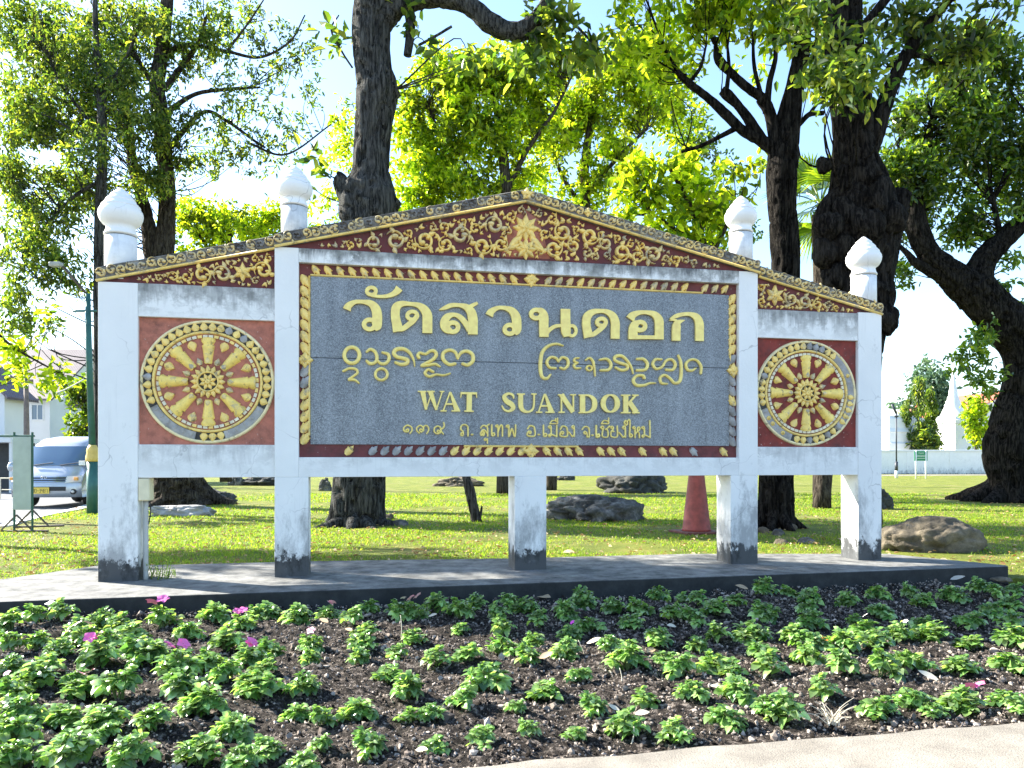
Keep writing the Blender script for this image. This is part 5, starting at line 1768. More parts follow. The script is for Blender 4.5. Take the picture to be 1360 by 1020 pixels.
def plant_mesh(seed, leggy=False):
    r = np.random.default_rng(seed)
    mb = MB()
    nst = 8 if leggy else 14
    for s_ in range(nst):
        a = 2 * math.pi * s_ / nst + r.uniform(-.3, .3)
        rad = r.uniform(0.035, 0.088) if s_ > 3 else 0.02
        h = 0.118 * math.sqrt(max(0.12, 1 - (rad / 0.098) ** 2)) * r.uniform(0.85, 1.1)
        top = np.array([math.cos(a) * rad, math.sin(a) * rad, h])
        mb.tube(catmull([[math.cos(a) * .01, math.sin(a) * .01, -0.02], top * np.array([.5, .5, .55]), top], 3), 0.004, 5, 1, False)
        nl = int(r.integers(11, 16))
        for j in range(nl):
            b = 2 * math.pi * j / nl * 1.62 + r.uniform(-.3, .3)
            lvl = j / nl
            el = 0.75 - 1.0 * lvl + r.uniform(-.2, .2)
            d = np.array([math.cos(b) * math.cos(el), math.sin(b) * math.cos(el), math.sin(el)])
            up = np.array([0, 0, 1.0]) + 0.3 * r.standard_normal(3)
            up = up - d * np.dot(up, d)
            up /= np.linalg.norm(up)
            ln = r.uniform(0.030, 0.054) * (0.72 + 0.5 * lvl)
            base_ = top - np.array([0, 0, h * 0.5 * lvl]) + d * 0.008
            broad_leaf(mb, base_, d, up, ln, ln * r.uniform(0.78, 0.98), 0, r.uniform(.3, .8))
    return mb


protos = [plant_mesh(40 + i, i in (2, 7)).build("bedding_plant", [M["plant"], M["stem"]], None, True) for i in range(9)]


def flower_mesh(col, seed):
    r = np.random.default_rng(seed)
    mb = MB()
    for k in range(5):
        a = 2 * math.pi * k / 5 + r.uniform(-.15, .15)
        d = np.array([math.cos(a), math.sin(a), 0.25])
        d /= np.linalg.norm(d)
        broad_leaf(mb, d * 0.002, d, np.array([0, 0, 1.0]), 0.030, 0.030, 0, 0.2)
    return mb.build("flower", [PETALS[col]], None, True)


PL = """15,826 45,820 80,818 105,830 135,822 160,825 215,824,52 250,838 285,816,58 318,824 342,812 12,850 50,846 78,862 110,845 140,850 185,866,58 175,836 15,878 60,880 100,890 130,874,56
200,862 235,880,54 275,872 300,850,56 330,866 12,912,48 45,896,56 110,905,60 160,910,66 240,908,52 300,892 335,905,56 30,938,60 85,945,62 140,955,58 205,960,60 270,934,60 330,906 18,972,60 97,985,66 265,936 310,966,66
20,1008,70 95,1005,70 178,1003,74 265,996,66 325,1000,60 140,970 355,811 395,816,56 437,809,34 470,818 490,804 487,832 530,812 551,813 580,804 608,813 548,840 632,800 660,812 676,800 612,828,34 665,831
355,852 412,848 410,866 352,882 348,910,50 483,850 476,866 531,858 517,886,50 580,869,52 624,866 667,855 645,896,60 540,910,50 403,905,52 395,930 425,940 476,936,56 545,942 572,940 618,926,52 687,930 487,980,52 579,976,50 643,970,62
402,1000,62 350,985,60 430,975,40 697,803 718,822 750,808 773,796 815,802 845,805 873,786 908,790 928,799 953,808 980,799 1015,784 1013,813 708,845 757,831 781,825,50 752,861 840,823,52 896,813 915,818 697,868,50 809,858 833,852
833,876,54 872,846 885,867 905,883,54 925,852 951,839 946,877,52 970,883,36 1000,838,52 1010,860 1018,883,50 769,890 727,908,54 853,916,54 785,928,54 918,914,52 980,912,62 962,945,56 834,956,56 898,966,58 766,962,46 700,964,46 1022,936
1045,782 1078,791 1127,794 1166,786 1205,781 1228,796 1265,788 1300,781 1322,787 1350,781 1075,806 1078,823 1167,807,56 1135,819,34 1225,824 1290,820,62 1320,808 1345,800 1345,823,58 1055,846 1078,850 1120,853,60 1148,838 1162,850,52 1193,843 1238,843,56 1290,850
1345,850,52 1070,870 1115,886,52 1170,889,56 1198,882,56 1220,878,46 1278,880,50 1340,880,56 1090,912,50 1042,938,72 1168,936,56 1215,927,56 1240,936,44 1278,924,74 1335,922,56 1355,935,44"""
FL = {(437, 809): "rose", (412, 848): "rose", (12, 912): "magenta", (110, 845): "rose", (130, 874): "pink", (110, 905): "rose", (235, 880): "pink", (215, 824): "pink", (330, 866): "pink", (318, 824): "pink", (551, 813): "rose", (530, 812): "white", (757, 831): "magenta", (1278, 924): "pink", (1193, 843): "white", (1148, 838): "white", (1168, 936): "white"}
FPOS = {(757, 831): (733, 808), (1193, 843): (1222, 809), (551, 813): (553, 825)}
WHERE = [(60, "in line with the folding sign stand"), (128, "in line with the green lamp post"), (185, "in line with the outer left post"), (245, "below the left wheel's left half"), (300, "below the left wheel's hub"), (365, "below the left wheel's right edge"), (412, "below the second post"),
         (455, "below the granite board's left edge"), (512, "below the first large letter"), (580, "below the second large letter"), (640, "below the third large letter"), (698, "below the fourth large letter"), (770, "below the fifth large letter"), (828, "below the sixth large letter"), (888, "below the seventh large letter"),
         (945, "below the last large letter"), (1005, "below the fourth post"), (1045, "below the right wheel's left edge"), (1100, "below the right wheel's hub"), (1140, "below the right wheel's right edge"), (1175, "below the outer right post"), (1240, "in line with the green notice board"), (1320, "in line with the tan boulder"), (1400, "below the right edge's tree trunk")]
ROWS = ["first row by the concrete base", "second row from the base", "third row from the base", "fourth row from the base", "fifth row from the base", "fourth row from the kerb", "third row from the kerb", "second row from the kerb", "last row by the kerb"]
pts = []
for tok in PL.split():
    q = [float(a) for a in tok.split(",")]
    pts.append((q[0], q[1], q[2] if len(q) > 2 else 44 + 0.5 * 0))
seen = {}
first = [True] * 9
fl_protos = {}
fr_ = random.Random(12)
for (x, y, wpx) in pts:
    Yd = (H - 0.075) * F / (y - HY)
    pos = P(x, y, Yd)
    wm = wpx * Yd / F
    if len(pts) and wpx == 44:
        wm = min(wm, 0.30)
    sc_ = max(0.55, min(1.35, wm / 0.235)) * fr_.uniform(0.80, 1.12) * (1.16 if x < 350 else 1.0)
    zz = float(soil_z(np.array([[pos[0], pos[1]]]))[0])
    v = fr_.randrange(9)
    if first[v]:
        o = protos[v]
    else:
        o = protos[v].copy()
        COL.objects.link(o)
    first[v] = False
    o.location = (pos[0], pos[1], zz - 0.005)
    o.rotation_euler = (fr_.uniform(-.12, .12), fr_.uniform(-.12, .12), fr_.uniform(0, 6.28))
    o.scale = (sc_, sc_, sc_ * fr_.uniform(0.85, 1.15))
    key = min(FL, key=lambda k: abs(k[0] - x) + abs(k[1] - y))
    col = FL[key] if abs(key[0] - x) + abs(key[1] - y) < 1 else None
    # how far across the bed
    a = (pos[1] - (K0[1] + (pos[0] - K0[0]) * kdir[1] / kdir[0])) / ((F0[1] + (pos[0] - F0[0]) * fdir[1] / fdir[0]) - (K0[1] + (pos[0] - K0[0]) * kdir[1] / kdir[0]))
    row = ROWS[max(0, min(8, int((1 - a) * 9)))]
    wh = next(t for lim, t in WHERE if x < lim)
    adj = "green" if not col else "%s-flowered" % {"rose": "pale pink", "white": "white-budded"}.get(col, col)
    if col == "white":
        adj = "white-budded"
    lab = f"{adj} bedding plant, {row}, {wh}"
    for alt in ("", "smaller ", "denser ", "lower ", "paler "):
        l2 = alt + lab
        if l2 not in seen:
            break
    lab = l2
    seen[lab] = 1
    tag(o, lab, "plant", "bedding plants in the flower bed")
    if col:
        fx, fy = FPOS.get((x, y), (x, y))
        nf = 2 if col in ("pink", "rose") else 1
        for q in range(nf):
            fk = (col, q)
            f = flower_mesh(col, 3 + q) if fk not in fl_protos else fl_protos[fk].copy()
            if fk in fl_protos:
                COL.objects.link(f)
            fl_protos.setdefault(fk, f)
            f.parent = o
            f.location = (fr_.uniform(-.03, .03) + 0.03 * q, -0.035, 0.155 + 0.01 * q)
            f.rotation_euler = (0.75, fr_.uniform(-.3, .3), fr_.uniform(-.3, .3) - o.rotation_euler.z)
            if True:
                # keep the flower on the side of the camera whatever the plant's own turn is
                c_, s_ = math.cos(-o.rotation_euler.z), math.sin(-o.rotation_euler.z)
                lx, ly = f.location[0], f.location[1]
                f.location[0], f.location[1] = lx * c_ - ly * s_, lx * s_ + ly * c_
                f.rotation_euler = (R(35) * math.cos(o.rotation_euler.z), -R(35) * math.sin(o.rotation_euler.z), fr_.uniform(0, 6))
            f.scale = (1.15, 1.15, 1.15) if nf == 2 else (0.7, 0.7, 0.7)

# dead leaves lying on the bed and on the base
DL_ = [(1090, 851, 20, "orange", "bright orange fallen leaf between the green plants"), (430, 829, 16, "tan", "curled tan leaf on the soil near the second post"), (463, 838, 14, "tan", "flat tan leaf on the soil below the board's left edge"), (575, 824, 14, "pale", "small pale leaf on the soil below the second large letter"),
       (720, 790, 24, "tan", "long tan leaf by the concrete base below the middle post"), (790, 853, 26, "pale", "large pale leaf on the soil below the sixth large letter"), (865, 862, 18, "tan", "tan leaf between plants below the seventh large letter"), (853, 952, 20, "pale", "pale curled leaf against a plant by the kerb"),
       (952, 911, 18, "pale", "pale leaf beside a plant below the fourth post"), (1232, 906, 26, "pale", "large pale leaf behind the pink-flowered plant at right"), (725, 882, 20, "tan", "narrow tan leaf below the fifth large letter"), (892, 834, 16, "pale", "white curled leaf below the seventh large letter"),
       (985, 782, 18, "tan", "tan leaf beside the concrete base below the fourth post"), (1250, 768, 24, "stone", "flat stone-coloured leaf by the base's right end"), (1272, 771, 18, "stone", "second flat pale leaf by the base's right end"),
       (755, 734, 18, "tan", "tan leaf on the grass right of the middle post"), (1135, 840, 10, "tan", "small tan leaf below the right wheel's rim"), (815, 940, 16, "pale", "cream leaf on the soil by the kerb below the sixth large letter"), (560, 1000, 20, "pale", "pale chip of stone at the corner of the paving")]
LC = {"orange": plain("orange dead leaf", (0.62, 0.20, 0.03), 0.6), "tan": plain("tan dead leaf", (0.42, 0.30, 0.18), 0.7), "pale": plain("pale dead leaf", (0.62, 0.55, 0.42), 0.7), "stone": plain("stone leaf", (0.45, 0.42, 0.36), 0.8)}
for (x, y, wpx, c, lab) in DL_:
    g = G(x, y, 0.02)
    z0 = float(soil_z(g[None, :2])[0])
    mb = MB()
    ln = wpx * g[1] / F
    a = fr_.uniform(-.7, .7) + (math.pi if fr_.random() < .5 else 0)
    d = np.array([math.cos(a), math.sin(a), 0.25])
    d /= np.linalg.norm(d)
    u_p = np.array([0.1, -0.5, 1.0])
    u_p -= d * u_p.dot(d)
    broad_leaf(mb, np.array([0, 0, 0.02]) - d * ln / 2, d, u_p / np.linalg.norm(u_p), ln, ln * 0.5, 0, fr_.uniform(-.2, .3))
    tag(mb.build("fallen_leaf", LC[c], None, True, 0, (g[0], g[1], z0 + 0.02)), lab, "fallen leaf", "single dead leaves about the bed")
# dry stalks
stk = MB()
for (x, y, dx_, dy_) in ((533, 845, -1, -28), (778, 872, -10, -22), (826, 905, -3, -18), (1010, 930, 6, -14), (838, 985, 4, -20)):
    a, b = P(x, y, G(x, y)[1]), P(x + dx_, y + dy_, G(x, y)[1] + 0.02)
    a[2] = -0.02
    one = MB().tube(catmull([a, (a + b) / 2 + [0.006, 0, 0], b], 4), np.linspace(0.004, 0.0025, 9), 5)
    tag(one.build("dry_stalk", LC["pale"], None, True), {533: "thin pale stalk standing upright below the second large letter", 778: "thin pale stalk slanting below the sixth large letter", 826: "short pale stalk under a plant below the sixth large letter", 1010: "thin grey stalk by the plant below the right wheel's left edge", 838: "short pale stalk near the kerb below the seventh large letter"}[x], "stalk", "dry stalks in the bed")
gt = MB()
for k in range(26):
    a = fr_.uniform(0, 6.28)
    b = G(1107 + fr_.uniform(-8, 8), 962 + fr_.uniform(-3, 2))
    ln = fr_.uniform(0.06, 0.16)
    e = b + np.array([math.cos(a) * ln, math.sin(a) * ln * .6, ln * fr_.uniform(0.25, 1.0)])
    gt.tube(catmull([b, (b + e) / 2 + [0, 0, .02], e], 4), np.linspace(0.003, 0.001, 9), 4, 0, False)
tag(gt.build("dry_grass_tuft", LC["pale"]), "tuft of dry pale grass at the kerb below the right wheel", "grass tuft")

# ================================================================== ROCKS, STUMPS, CONE
def rock(label, px, wpx, hpx, ypx, mat, seed, flat=None, cat="rock", group="rocks on the lawn", depth=0.7, rough=0.28, freq=1.3, Y=None, sub=5):
    g = G(px, ypx)
    Yr = Y or g[1]
    rx, hz = wpx * Yr / F / 2, hpx * Yr / F
    mb = MB()
    blob(mb, (0, 0, hz * 0.22), (rx, rx * depth, hz * 0.80), sub, seed, rough, 0, freq * 1.25, None if flat is None else hz * flat)
    o = mb.build("rock", M[mat], None, True, 0, (g[0], g[1] + rx * depth * 0.6, -0.02))
    return tag(o, label, cat, group)


rock("jagged grey rock on the grass between the middle and fourth posts", 788, 118, 36, 692, "rock_grey", 3, 0.72)
rock("dark rounded rock farther back behind the jagged grey rock", 846, 88, 28, 655, "rock_dark", 8, None)
rock("broad tan boulder at the right end of the concrete base", 1250, 146, 46, 733, "rock_tan", 14, 0.80, depth=.55, rough=0.12)
rock("dark grey rock half hidden behind the outer right post", 1172, 36, 28, 676, "rock_dark", 5, None)
rock("low dark stone at the foot of the tan boulder", 1178, 24, 16, 716, "rock_dark", 6, None)
rock("pale flat slab of stone lying in the grass under the left wheel", 234, 84, 18, 686, "rock_pale", 19, .6, depth=.5)
rock("long grey rock beside the broad tree foot at left", 268, 74, 22, 669, "rock_grey", 21, .8, depth=.4)
rock("low dark rock far back left of the second post", 345, 60, 14, 645, "rock_dark", 25, None)
rock("small far grey rock seen left of the second post", 312, 20, 14, 645, "rock_grey", 26, None)
rock("pale brown rock in the distance left of the middle post", 607, 62, 12, 646, "rock_tan", 28, None)
rock("small far rock left of the grey trunk", 431, 18, 18, 652, "rock_grey", 29, None)
rock("far dark rock right of the middle post", 752, 24, 8, 638, "rock_dark", 31, None)
for k, (x, y, w_, lab) in enumerate(((1014, 708, 16, "left stone"), (1034, 711, 18, "rounded stone"), (1052, 704, 14, "small stone"), (1072, 722, 26, "flat pale stone"), (1040, 723, 22, "pale stone nearest the base"), (440, 693, 16, "stone"), (515, 690, 18, "stone"), (530, 698, 22, "flat stone"))):
    lab2 = {0: "grey stone at the left foot of the slender tree", 1: "rounded grey stone before the slender tree's foot", 2: "small grey stone right of the slender tree's foot", 3: "flat tan stone in the dirt between the two right posts", 4: "pale flat stone nearest the base between the right posts", 5: "small stone left of the tall grey trunk's foot", 6: "small stone right of the tall grey trunk's foot", 7: "flat stone on bare earth beside the tall grey trunk"}[k]
    rock(lab2, x, w_, 9, y, "rock_grey" if k % 2 else "rock_tan", 50 + k, None, "stone", "small stones round the tree feet", sub=3)
# pale broken slabs at the foot of the big right tree
for k, (x, y, w_) in enumerate(((1322, 664, 16), (1338, 661, 18), (1352, 667, 16))):
    rock(["broken white stone left of the leaning tree's foot", "broken white stone right before the leaning tree's foot", "low white stone at the frame's edge by the leaning tree"][k], x, w_, 7, y, "rock_pale", 70 + k, None, "stone", "white stones by the leaning tree", sub=3)
for k, (x, y, w_) in enumerate(((1318, 764, 30), (1330, 772, 26), (1302, 762, 20))):
    g = G(x, y)
    mb = MB()
    blob(mb, (0, 0, 0), (w_ * g[1] / F / 2, 0.10, 0.03), 3, 80 + k, 0.2)
    tag(mb.build("rock", M["rock_tan"], None, True, 0, (g[0], g[1], 0.02)), ["flat cream stone by the base's right end, topmost of three", "flat cream stone by the base's right end, nearest the plants", "flat cream stone touching the base's right corner"][k], "stone", "flat stones at the base's right end")
# broken leaning timber
M["old_wood"] = mk_bark("old grey timber", (0.06, 0.055, 0.05), (0.13, 0.12, 0.11))
wd_ = MB()
g0 = G(632, 693)
wd_.tube(catmull([P(633, 695, g0[1]), P(628, 668, g0[1]), P(621, 640, g0[1]), P(615, 615, g0[1] + .1)], 6), np.linspace(0.12, 0.10, 19), 10, 0, True, 0.25, 4)
wd_.tube(catmull([P(633, 694, g0[1] - .05), P(638, 684, g0[1] - .05), P(640, 672, g0[1])], 4), np.linspace(0.06, 0.02, 9), 6, 0, True, 0.2, 9)
tag(wd_.build("timber_stump", M["old_wood"], None, True), "dark splintered timber leaning in the grass left of the middle post", "stump")
# traffic cone
M["cone"] = plain("faded red cone", (0.24, 0.045, 0.035), 0.6, 0, 0.3, 9, 0.15)
M["cone_base"] = plain("grimy cone base", (0.14, 0.05, 0.04), 0.8, 0, 0.4, 8, 0.2)
M["cone_white"] = plain("dull white band", (0.55, 0.53, 0.50), 0.7)
gc = G(925, 708)
sC = gc[1] / F
o = empty("traffic_cone", tuple(gc), 0.3, "faded red traffic cone on a flat square foot behind the fourth post", "traffic cone")
MB().lathe([(19.5 * sC, 0.05), (18.5 * sC, 0.09), (10.6 * sC, 75 * sC), (10.2 * sC, 77 * sC)], (0, 0, 0), 28).build("cone_body", M["cone"], o, True)
MB().lathe([(10.7 * sC, 77 * sC), (8.6 * sC, 95 * sC)], (0, 0, 0), 28).build("white_band", M["cone_white"], o, True)
MB().lathe([(8.5 * sC, 95 * sC), (5.4 * sC, 118 * sC), (3.5 * sC, 120 * sC)], (0, 0, 0), 24).build("tip", M["cone"], o, True)
q = 27 * sC
MB().slab([(-q, -q * .9), (q, -q * .9), (q, q), (-q, q)], 0.0, 0.05).build("foot", M["cone_base"], o, False, 0.012)

# ================================================================== METER BOX ON THE LEFT POST
M["cream_box"] = plain("cream plastic box", (0.66, 0.60, 0.42), 0.5)
M["grey_pipe"] = plain("grey plastic pipe", (0.42, 0.43, 0.42), 0.5)
tb0 = PT[0][1]
wpt = lambda t, y, z: (SO[0] + t * ct - y * st, SO[1] + t * st + y * ct, z)
o = empty("junction_box", wpt(tb0, 0.10, ZB), TH, "cream electrical box with a grey conduit on the inner side of the outer left post", "electrical box")
MB().box(0.002, 0.115, -0.085, 0.10, 0.865, 1.11).build("box", M["cream_box"], o, False, 0.008)
MB().box(0.004, 0.112, -0.10, -0.086, 0.87, 1.105).build("cover", M["cream_box"], o, False, 0.006)
mb = MB().tube(catmull([(0.055, 0.0, 0.866), (0.055, 0.0, 0.5), (0.055, 0.0, 0.25), (0.055, 0.0, -0.02)], 4), 0.028, 12)
mb.build("conduit", M["grey_pipe"], o, True)
MB().tube([(0.085, 0.04, 0.866), (0.095, 0.04, 0.80), (0.09, 0.05, 0.70), (0.075, 0.03, 0.60)], 0.007, 6).build("cable", M["joint"], o, True)
wt = MB()
for k in range(34):
    a = fr_.uniform(0, 6.28)
    b = np.array([fr_.uniform(-.12, .2), fr_.uniform(-.1, .25), 0])
    ln = fr_.uniform(0.08, 0.42) if k > 20 else fr_.uniform(.05, .14)
    e = b + np.array([math.cos(a) * ln * .5, math.sin(a) * ln * .3, ln])
    wt.tube(catmull([b, (b + e) / 2 + [0.02, 0, .03], e], 4), np.linspace(0.004, 0.0015, 9), 4, 0, False)
    for j in range(3):
        an_ = fr_.uniform(0, 6.28)
        d = np.array([math.cos(an_), math.sin(an_), .3])
        broad_leaf(wt, b + (e - b) * fr_.uniform(.2, 1), d / np.linalg.norm(d), np.array([0, 0, 1.0]), 0.04, 0.015)
tag(wt.build("weed_tuft", M["grass"], None, False, 0, wpt(tb0 + 0.12, 0.12, ZB)), "tuft of green weeds at the foot of the outer left post", "weed")
# small white tag lying on the edge of the base
M["white_card"] = plain("white card", (0.8, 0.8, 0.8), 0.6)
g = G(67, 801, 0.16)
mb = MB().box(-.05, .05, -.03, -.004, 0, .006).box(-.05, .05, .004, .03, .002, .008)
c_ = mb.build("paper_scrap", M["white_card"], None, False, 0, (g[0], g[1], 0.158))
c_.rotation_euler = (R(22), 0, -0.6)
tag(c_, "small white folded paper on the front edge of the concrete base", "paper")

# ================================================================== STREET SIDE
M["van_paint"] = plain("silver van paint", (0.50, 0.54, 0.60), 0.25, 0.35, 0.03, 3)
M["glass"] = NT("dark glass").base((0.05, 0.08, 0.12), 0.06, 0, 0.8) or None
gm_ = NT("tinted windscreen")
gm_.base((0.10, 0.17, 0.27), 0.07, 0.0, 0.8)
M["glass"] = gm_.mat
M["black_plastic"] = plain("black plastic", (0.02, 0.02, 0.022), 0.5)
M["rubber"] = plain("tyre rubber", (0.02, 0.02, 0.02), 0.85)
M["alloy"] = plain("alloy rim", (0.5, 0.5, 0.52), 0.35, 0.7)
M["chrome"] = plain("chrome", (0.7, 0.72, 0.75), 0.12, 0.95, 0.02)
M["lamp_glass"] = plain("headlamp lens", (0.75, 0.75, 0.72), 0.12, 0, 0.05)
M["amber"] = plain("amber lens", (0.85, 0.40, 0.10), 0.25)
M["plate"] = plain("yellow number plate", (0.85, 0.62, 0.10), 0.5, 0, 0.05)
M["ink"] = plain("black lettering", (0.02, 0.02, 0.02), 0.6)


def van():
    Yv = 24.2
    p0 = G(57, 675, -0.05)
    o = empty("van", (p0[0], p0[1], -0.05), R(3), "silver high-roof van with a yellow number plate, standing on the road behind the sign stand", "van")
    o.scale = (1.16, 1.1, 1.0)
    W_, Lg = 0.94, 4.9       # half width, length; front faces -y
    prof = [(0.02, 0.34), (-0.02, 0.55), (0.0, 0.80), (0.10, 1.02), (0.30, 1.18), (0.62, 1.62), (0.98, 2.08), (1.25, 2.24), (1.9, 2.33), (3.6, 2.33), (4.75, 2.27), (4.88, 2.0), (4.92, 1.0), (4.9, 0.34)]
    prof = np.array(prof)
    mid = np.array([2.45, 1.1])
    nx = 13
    rows = []
    for f in np.linspace(-1, 1, nx):
        q = abs(f)
        pr = prof.copy()
        edge = max(0, (q - 0.7) / 0.3)
        # round the plan of the nose and draw the sides in towards the roof
        pr[:, 0] = pr[:, 0] + np.where(pr[:, 0] < 2.4, 0.20 * q ** 4, -0.10 * q ** 4)
        pr[:, 1] = np.where(pr[:, 1] > 1.3, pr[:, 1] - 0.10 * edge ** 2, pr[:, 1])
        tum = np.clip((pr[:, 1] - 1.05) / 1.25, 0, 1) * 0.15
        rows.append(np.column_stack([f * (W_ - tum), pr[:, 0], pr[:, 1]]))
    V = np.concatenate(rows)
    k = len(prof)
    mb = MB()
    mb.grid(V, k, nx, 0, True)
    mb.f.append(np.array([tuple(range(k)), tuple(range(nx * k - 1, (nx - 1) * k - 1, -1))]))
    mb.m.append(np.zeros(2, np.int32))
    mb.build("body", M["van_paint"], o, True, 0)

    def face_y(z):
        return float(np.interp(z, prof[:8, 1], prof[:8, 0]))

    def patch(name, zs, half, mat, parent=o, lift=0.012, x0=None, x1=None):
        m_ = MB()
        n_ = 9
        V2 = []
        for z in zs:
            hw = half(z) if callable(half) else half
            for f in np.linspace(-hw if x0 is None else x0, hw if x1 is None else x1, n_):
                q = abs(f) / W_
                V2.append((f, face_y(z) + 0.20 * q ** 4 - lift, z))
        m_.grid(np.array(V2), n_, len(zs))
        return m_.build(name, mat, parent, True)

    ws = patch("windscreen", np.linspace(1.36, 1.98, 8), lambda z: 0.85 - 0.13 * (z - 1.2), M["glass"], lift=0.016)
    patch("grille", np.linspace(0.83, 0.98, 4), 0.62, M["black_plastic"], lift=0.02)
    gr = patch("bumper_intake", np.linspace(0.55, 0.68, 4), 0.60, M["black_plastic"], lift=0.02)
    for z in (0.84, 0.905, 0.975):
        patch("chrome_strip", np.linspace(z, z + 0.022, 3), 0.60, M["chrome"], lift=0.032)
    em = MB()
    ribbon(em, ringpath(0, 0.965, 0.075, 0.05, 20), [0.016] * 20, face_y(0.965) - 0.035, 0.015, "round", True)
    ribbon(em, ringpath(0, 0.965, 0.03, 0.05, 16), [0.013] * 16, face_y(0.965) - 0.036, 0.015, "round", True)
    em.build("emblem", M["chrome"], o, True)
    for sx in (-1, 1):
        hl = MB()
        V2 = []
        for z in np.linspace(0.80, 1.0, 4):
            for f in np.linspace(0.58, 0.93, 6):
                V2.append((sx * f, face_y(z) + 0.20 * (f / W_) ** 4 - 0.028 + 0.10 * max(0, f - 0.85), z + 0.10 * (f - 0.58)))
        hl.grid(np.array(V2), 6, 4)
        h_ = hl.build("headlight", M["lamp_glass"], o, True)
        MB().box(min(sx * .80, sx * .90), max(sx * .80, sx * .90), 0.02, 0.12, 0.88, 0.98).build("indicator", M["amber"], h_, False, 0.02)
        fg = MB().lathe([(0.085, 0.0), (0.085, 0.04), (0.055, 0.045)], (sx * 0.76, 0.10, 0.52), 18, 0, "y")
        f_ = fg.build("fog_lamp", M["black_plastic"], o, True)
        MB().lathe([(0.05, 0.0), (0.03, 0.02), (0, 0.025)], (sx * 0.76, 0.056, 0.52), 14, 0, "y").build("lens", M["lamp_glass"], f_, True)
        mr = MB()
        mr.tube([(sx * 0.90, 0.55, 1.22), (sx * 1.06, 0.48, 1.25)], 0.025, 8)
        mr.build("mirror_arm", M["black_plastic"], o, True)
        mh = MB()
        blob(mh, (sx * 1.10, 0.47, 1.30), (0.10, 0.07, 0.15), 3, 2, 0.02)
        mh.build("mirror", M["van_paint"], o, True)
        for k_, yy in enumerate((0.95, 3.75)):
            wb = MB().lathe([(0.20, -0.10), (0.31, -0.10), (0.335, -0.06), (0.335, 0.06), (0.31, 0.10), (0.20, 0.10)], (sx * 0.83, yy, 0.335), 28, 0, "x")
            wo = wb.build("wheel", M["rubber"], o, True)
            MB().lathe([(0.205, 0.0), (0.18, sx * 0.03), (0.05, sx * 0.015), (0, sx * 0.02)], (sx * 0.925, yy, 0.335), 20, 0, "x").build("rim", M["alloy"], wo, True)
        # side glass
        tum = lambda z: W_ - max(0, min(1, (z - 1.05) / 1.25)) * 0.15 + 0.012
        for a, b in ((0.92, 1.75), (1.85, 3.1), (3.2, 4.6)):
            V2 = [(sx * tum(z), yy, z) for z in np.linspace(1.28, 1.92, 4) for yy in (a + (0.25 * (z - 1.28) if a < 1 else 0), b)]
            sg_ = MB()
            sg_.grid(np.array(V2), 2, 4)
            sg_.build("side_window", M["glass"], o)
    wl = MB()
    for sx in (-0.45, 0.25):
        wl.tube([(sx, 0.40, 1.36), (sx + 0.5, 0.44, 1.44)], 0.012, 6)
    wl.build("wiper", M["black_plastic"], o)
    pl2 = MB().box(-0.27, 0.19, -0.062, -0.042, 0.46, 0.66)
    pp = pl2.build("number_plate", M["plate"], o, False, 0.004)
    tx = MB()
    SEG = {"3": "abgcd", "0": "abcdef", "4": "fgbc", "8": "abcdefg", "7": "abc", "-": "g"}
    cx_ = -0.24
    for ch in "30-3487":
        x0_, x1_, z0_, zm, z1_ = cx_, cx_ + 0.038, 0.50, 0.555, 0.61
        S_ = {"a": ((x0_, z1_), (x1_, z1_)), "b": ((x1_, z1_), (x1_, zm)), "c": ((x1_, zm), (x1_, z0_)), "d": ((x0_, z0_), (x1_, z0_)), "e": ((x0_, zm), (x0_, z0_)), "f": ((x0_, z1_), (x0_, zm)), "g": ((x0_, zm), (x1_, zm))}
        for s1_ in SEG[ch]:
            ribbon(tx, S_[s1_], [0.013, 0.013], -0.0605, 0.004, "round")
        cx_ += 0.058
    tx.build("lettering", M["ink"], pp)


van()

# --- folding sign stand on the grass at the left
M["green_steel"] = plain("dark green steel", (0.03, 0.10, 0.07), 0.5, 0.2)
M["rusty_steel"] = plain("brown steel", (0.10, 0.075, 0.055), 0.6, 0.2, 0.4)
M["grey_board"] = plain("grey green board", (0.40, 0.45, 0.40), 0.6, 0, 0.15, 3)
Ys = 15.7
gs = P(30, 612, Ys)
o = empty("sign_stand", (gs[0], Ys, 0), 0, "narrow grey-green panel in a steel stand with splayed feet on the grass", "sign stand")


def sp(x, y, dY=0.0):
    a = P(x, y, Ys + dY)
    a[2] = max(a[2], 0.01)
    return a - np.array([gs[0], Ys, 0])


MB().box(sp(18, 600)[0], sp(42, 600)[0], -0.025, 0.025, sp(0, 677)[2], sp(0, 580)[2]).build("panel", M["grey_board"], o, False, 0.004)
for x, dy_ in ((19, -.0), (43, .0)):
    MB().tube([sp(x, 706), sp(x, 574)], 0.022, 8).build("post", M["green_steel"], o)
MB().tube([sp(-40, 579), sp(46, 579)], 0.02, 8).build("top_rail", M["green_steel"], o)
for x, dz_ in ((22, 0), (43, -7)):
    f_ = MB()
    f_.tube([sp(x - 24, 707 + dz_), sp(x + 42, 705 + dz_)], 0.022, 8)
    for e in (-1, 1):
        f_.tube([sp(x + e * 22, 706 + dz_), sp(x, 684 + dz_)], 0.018, 8)
    f_.build("foot", M["rusty_steel"], o)

# --- green lamp post
M["lamp_green"] = plain("dark teal pole paint", (0.035, 0.13, 0.12), 0.45, 0.1, 0.2)
M["lamp_yellow"] = plain("ochre collar paint", (0.70, 0.50, 0.14), 0.5)
Yl = 20.8
gl = G(123, 683)
o = empty("lamp_post", (gl[0], gl[1], 0), 0, "dark green street lamp post with an ochre collar and slanting arm beside the left post", "lamp post")


def lp(x, y):
    return P(x, y, gl[1]) - np.array([gl[0], gl[1], 0])


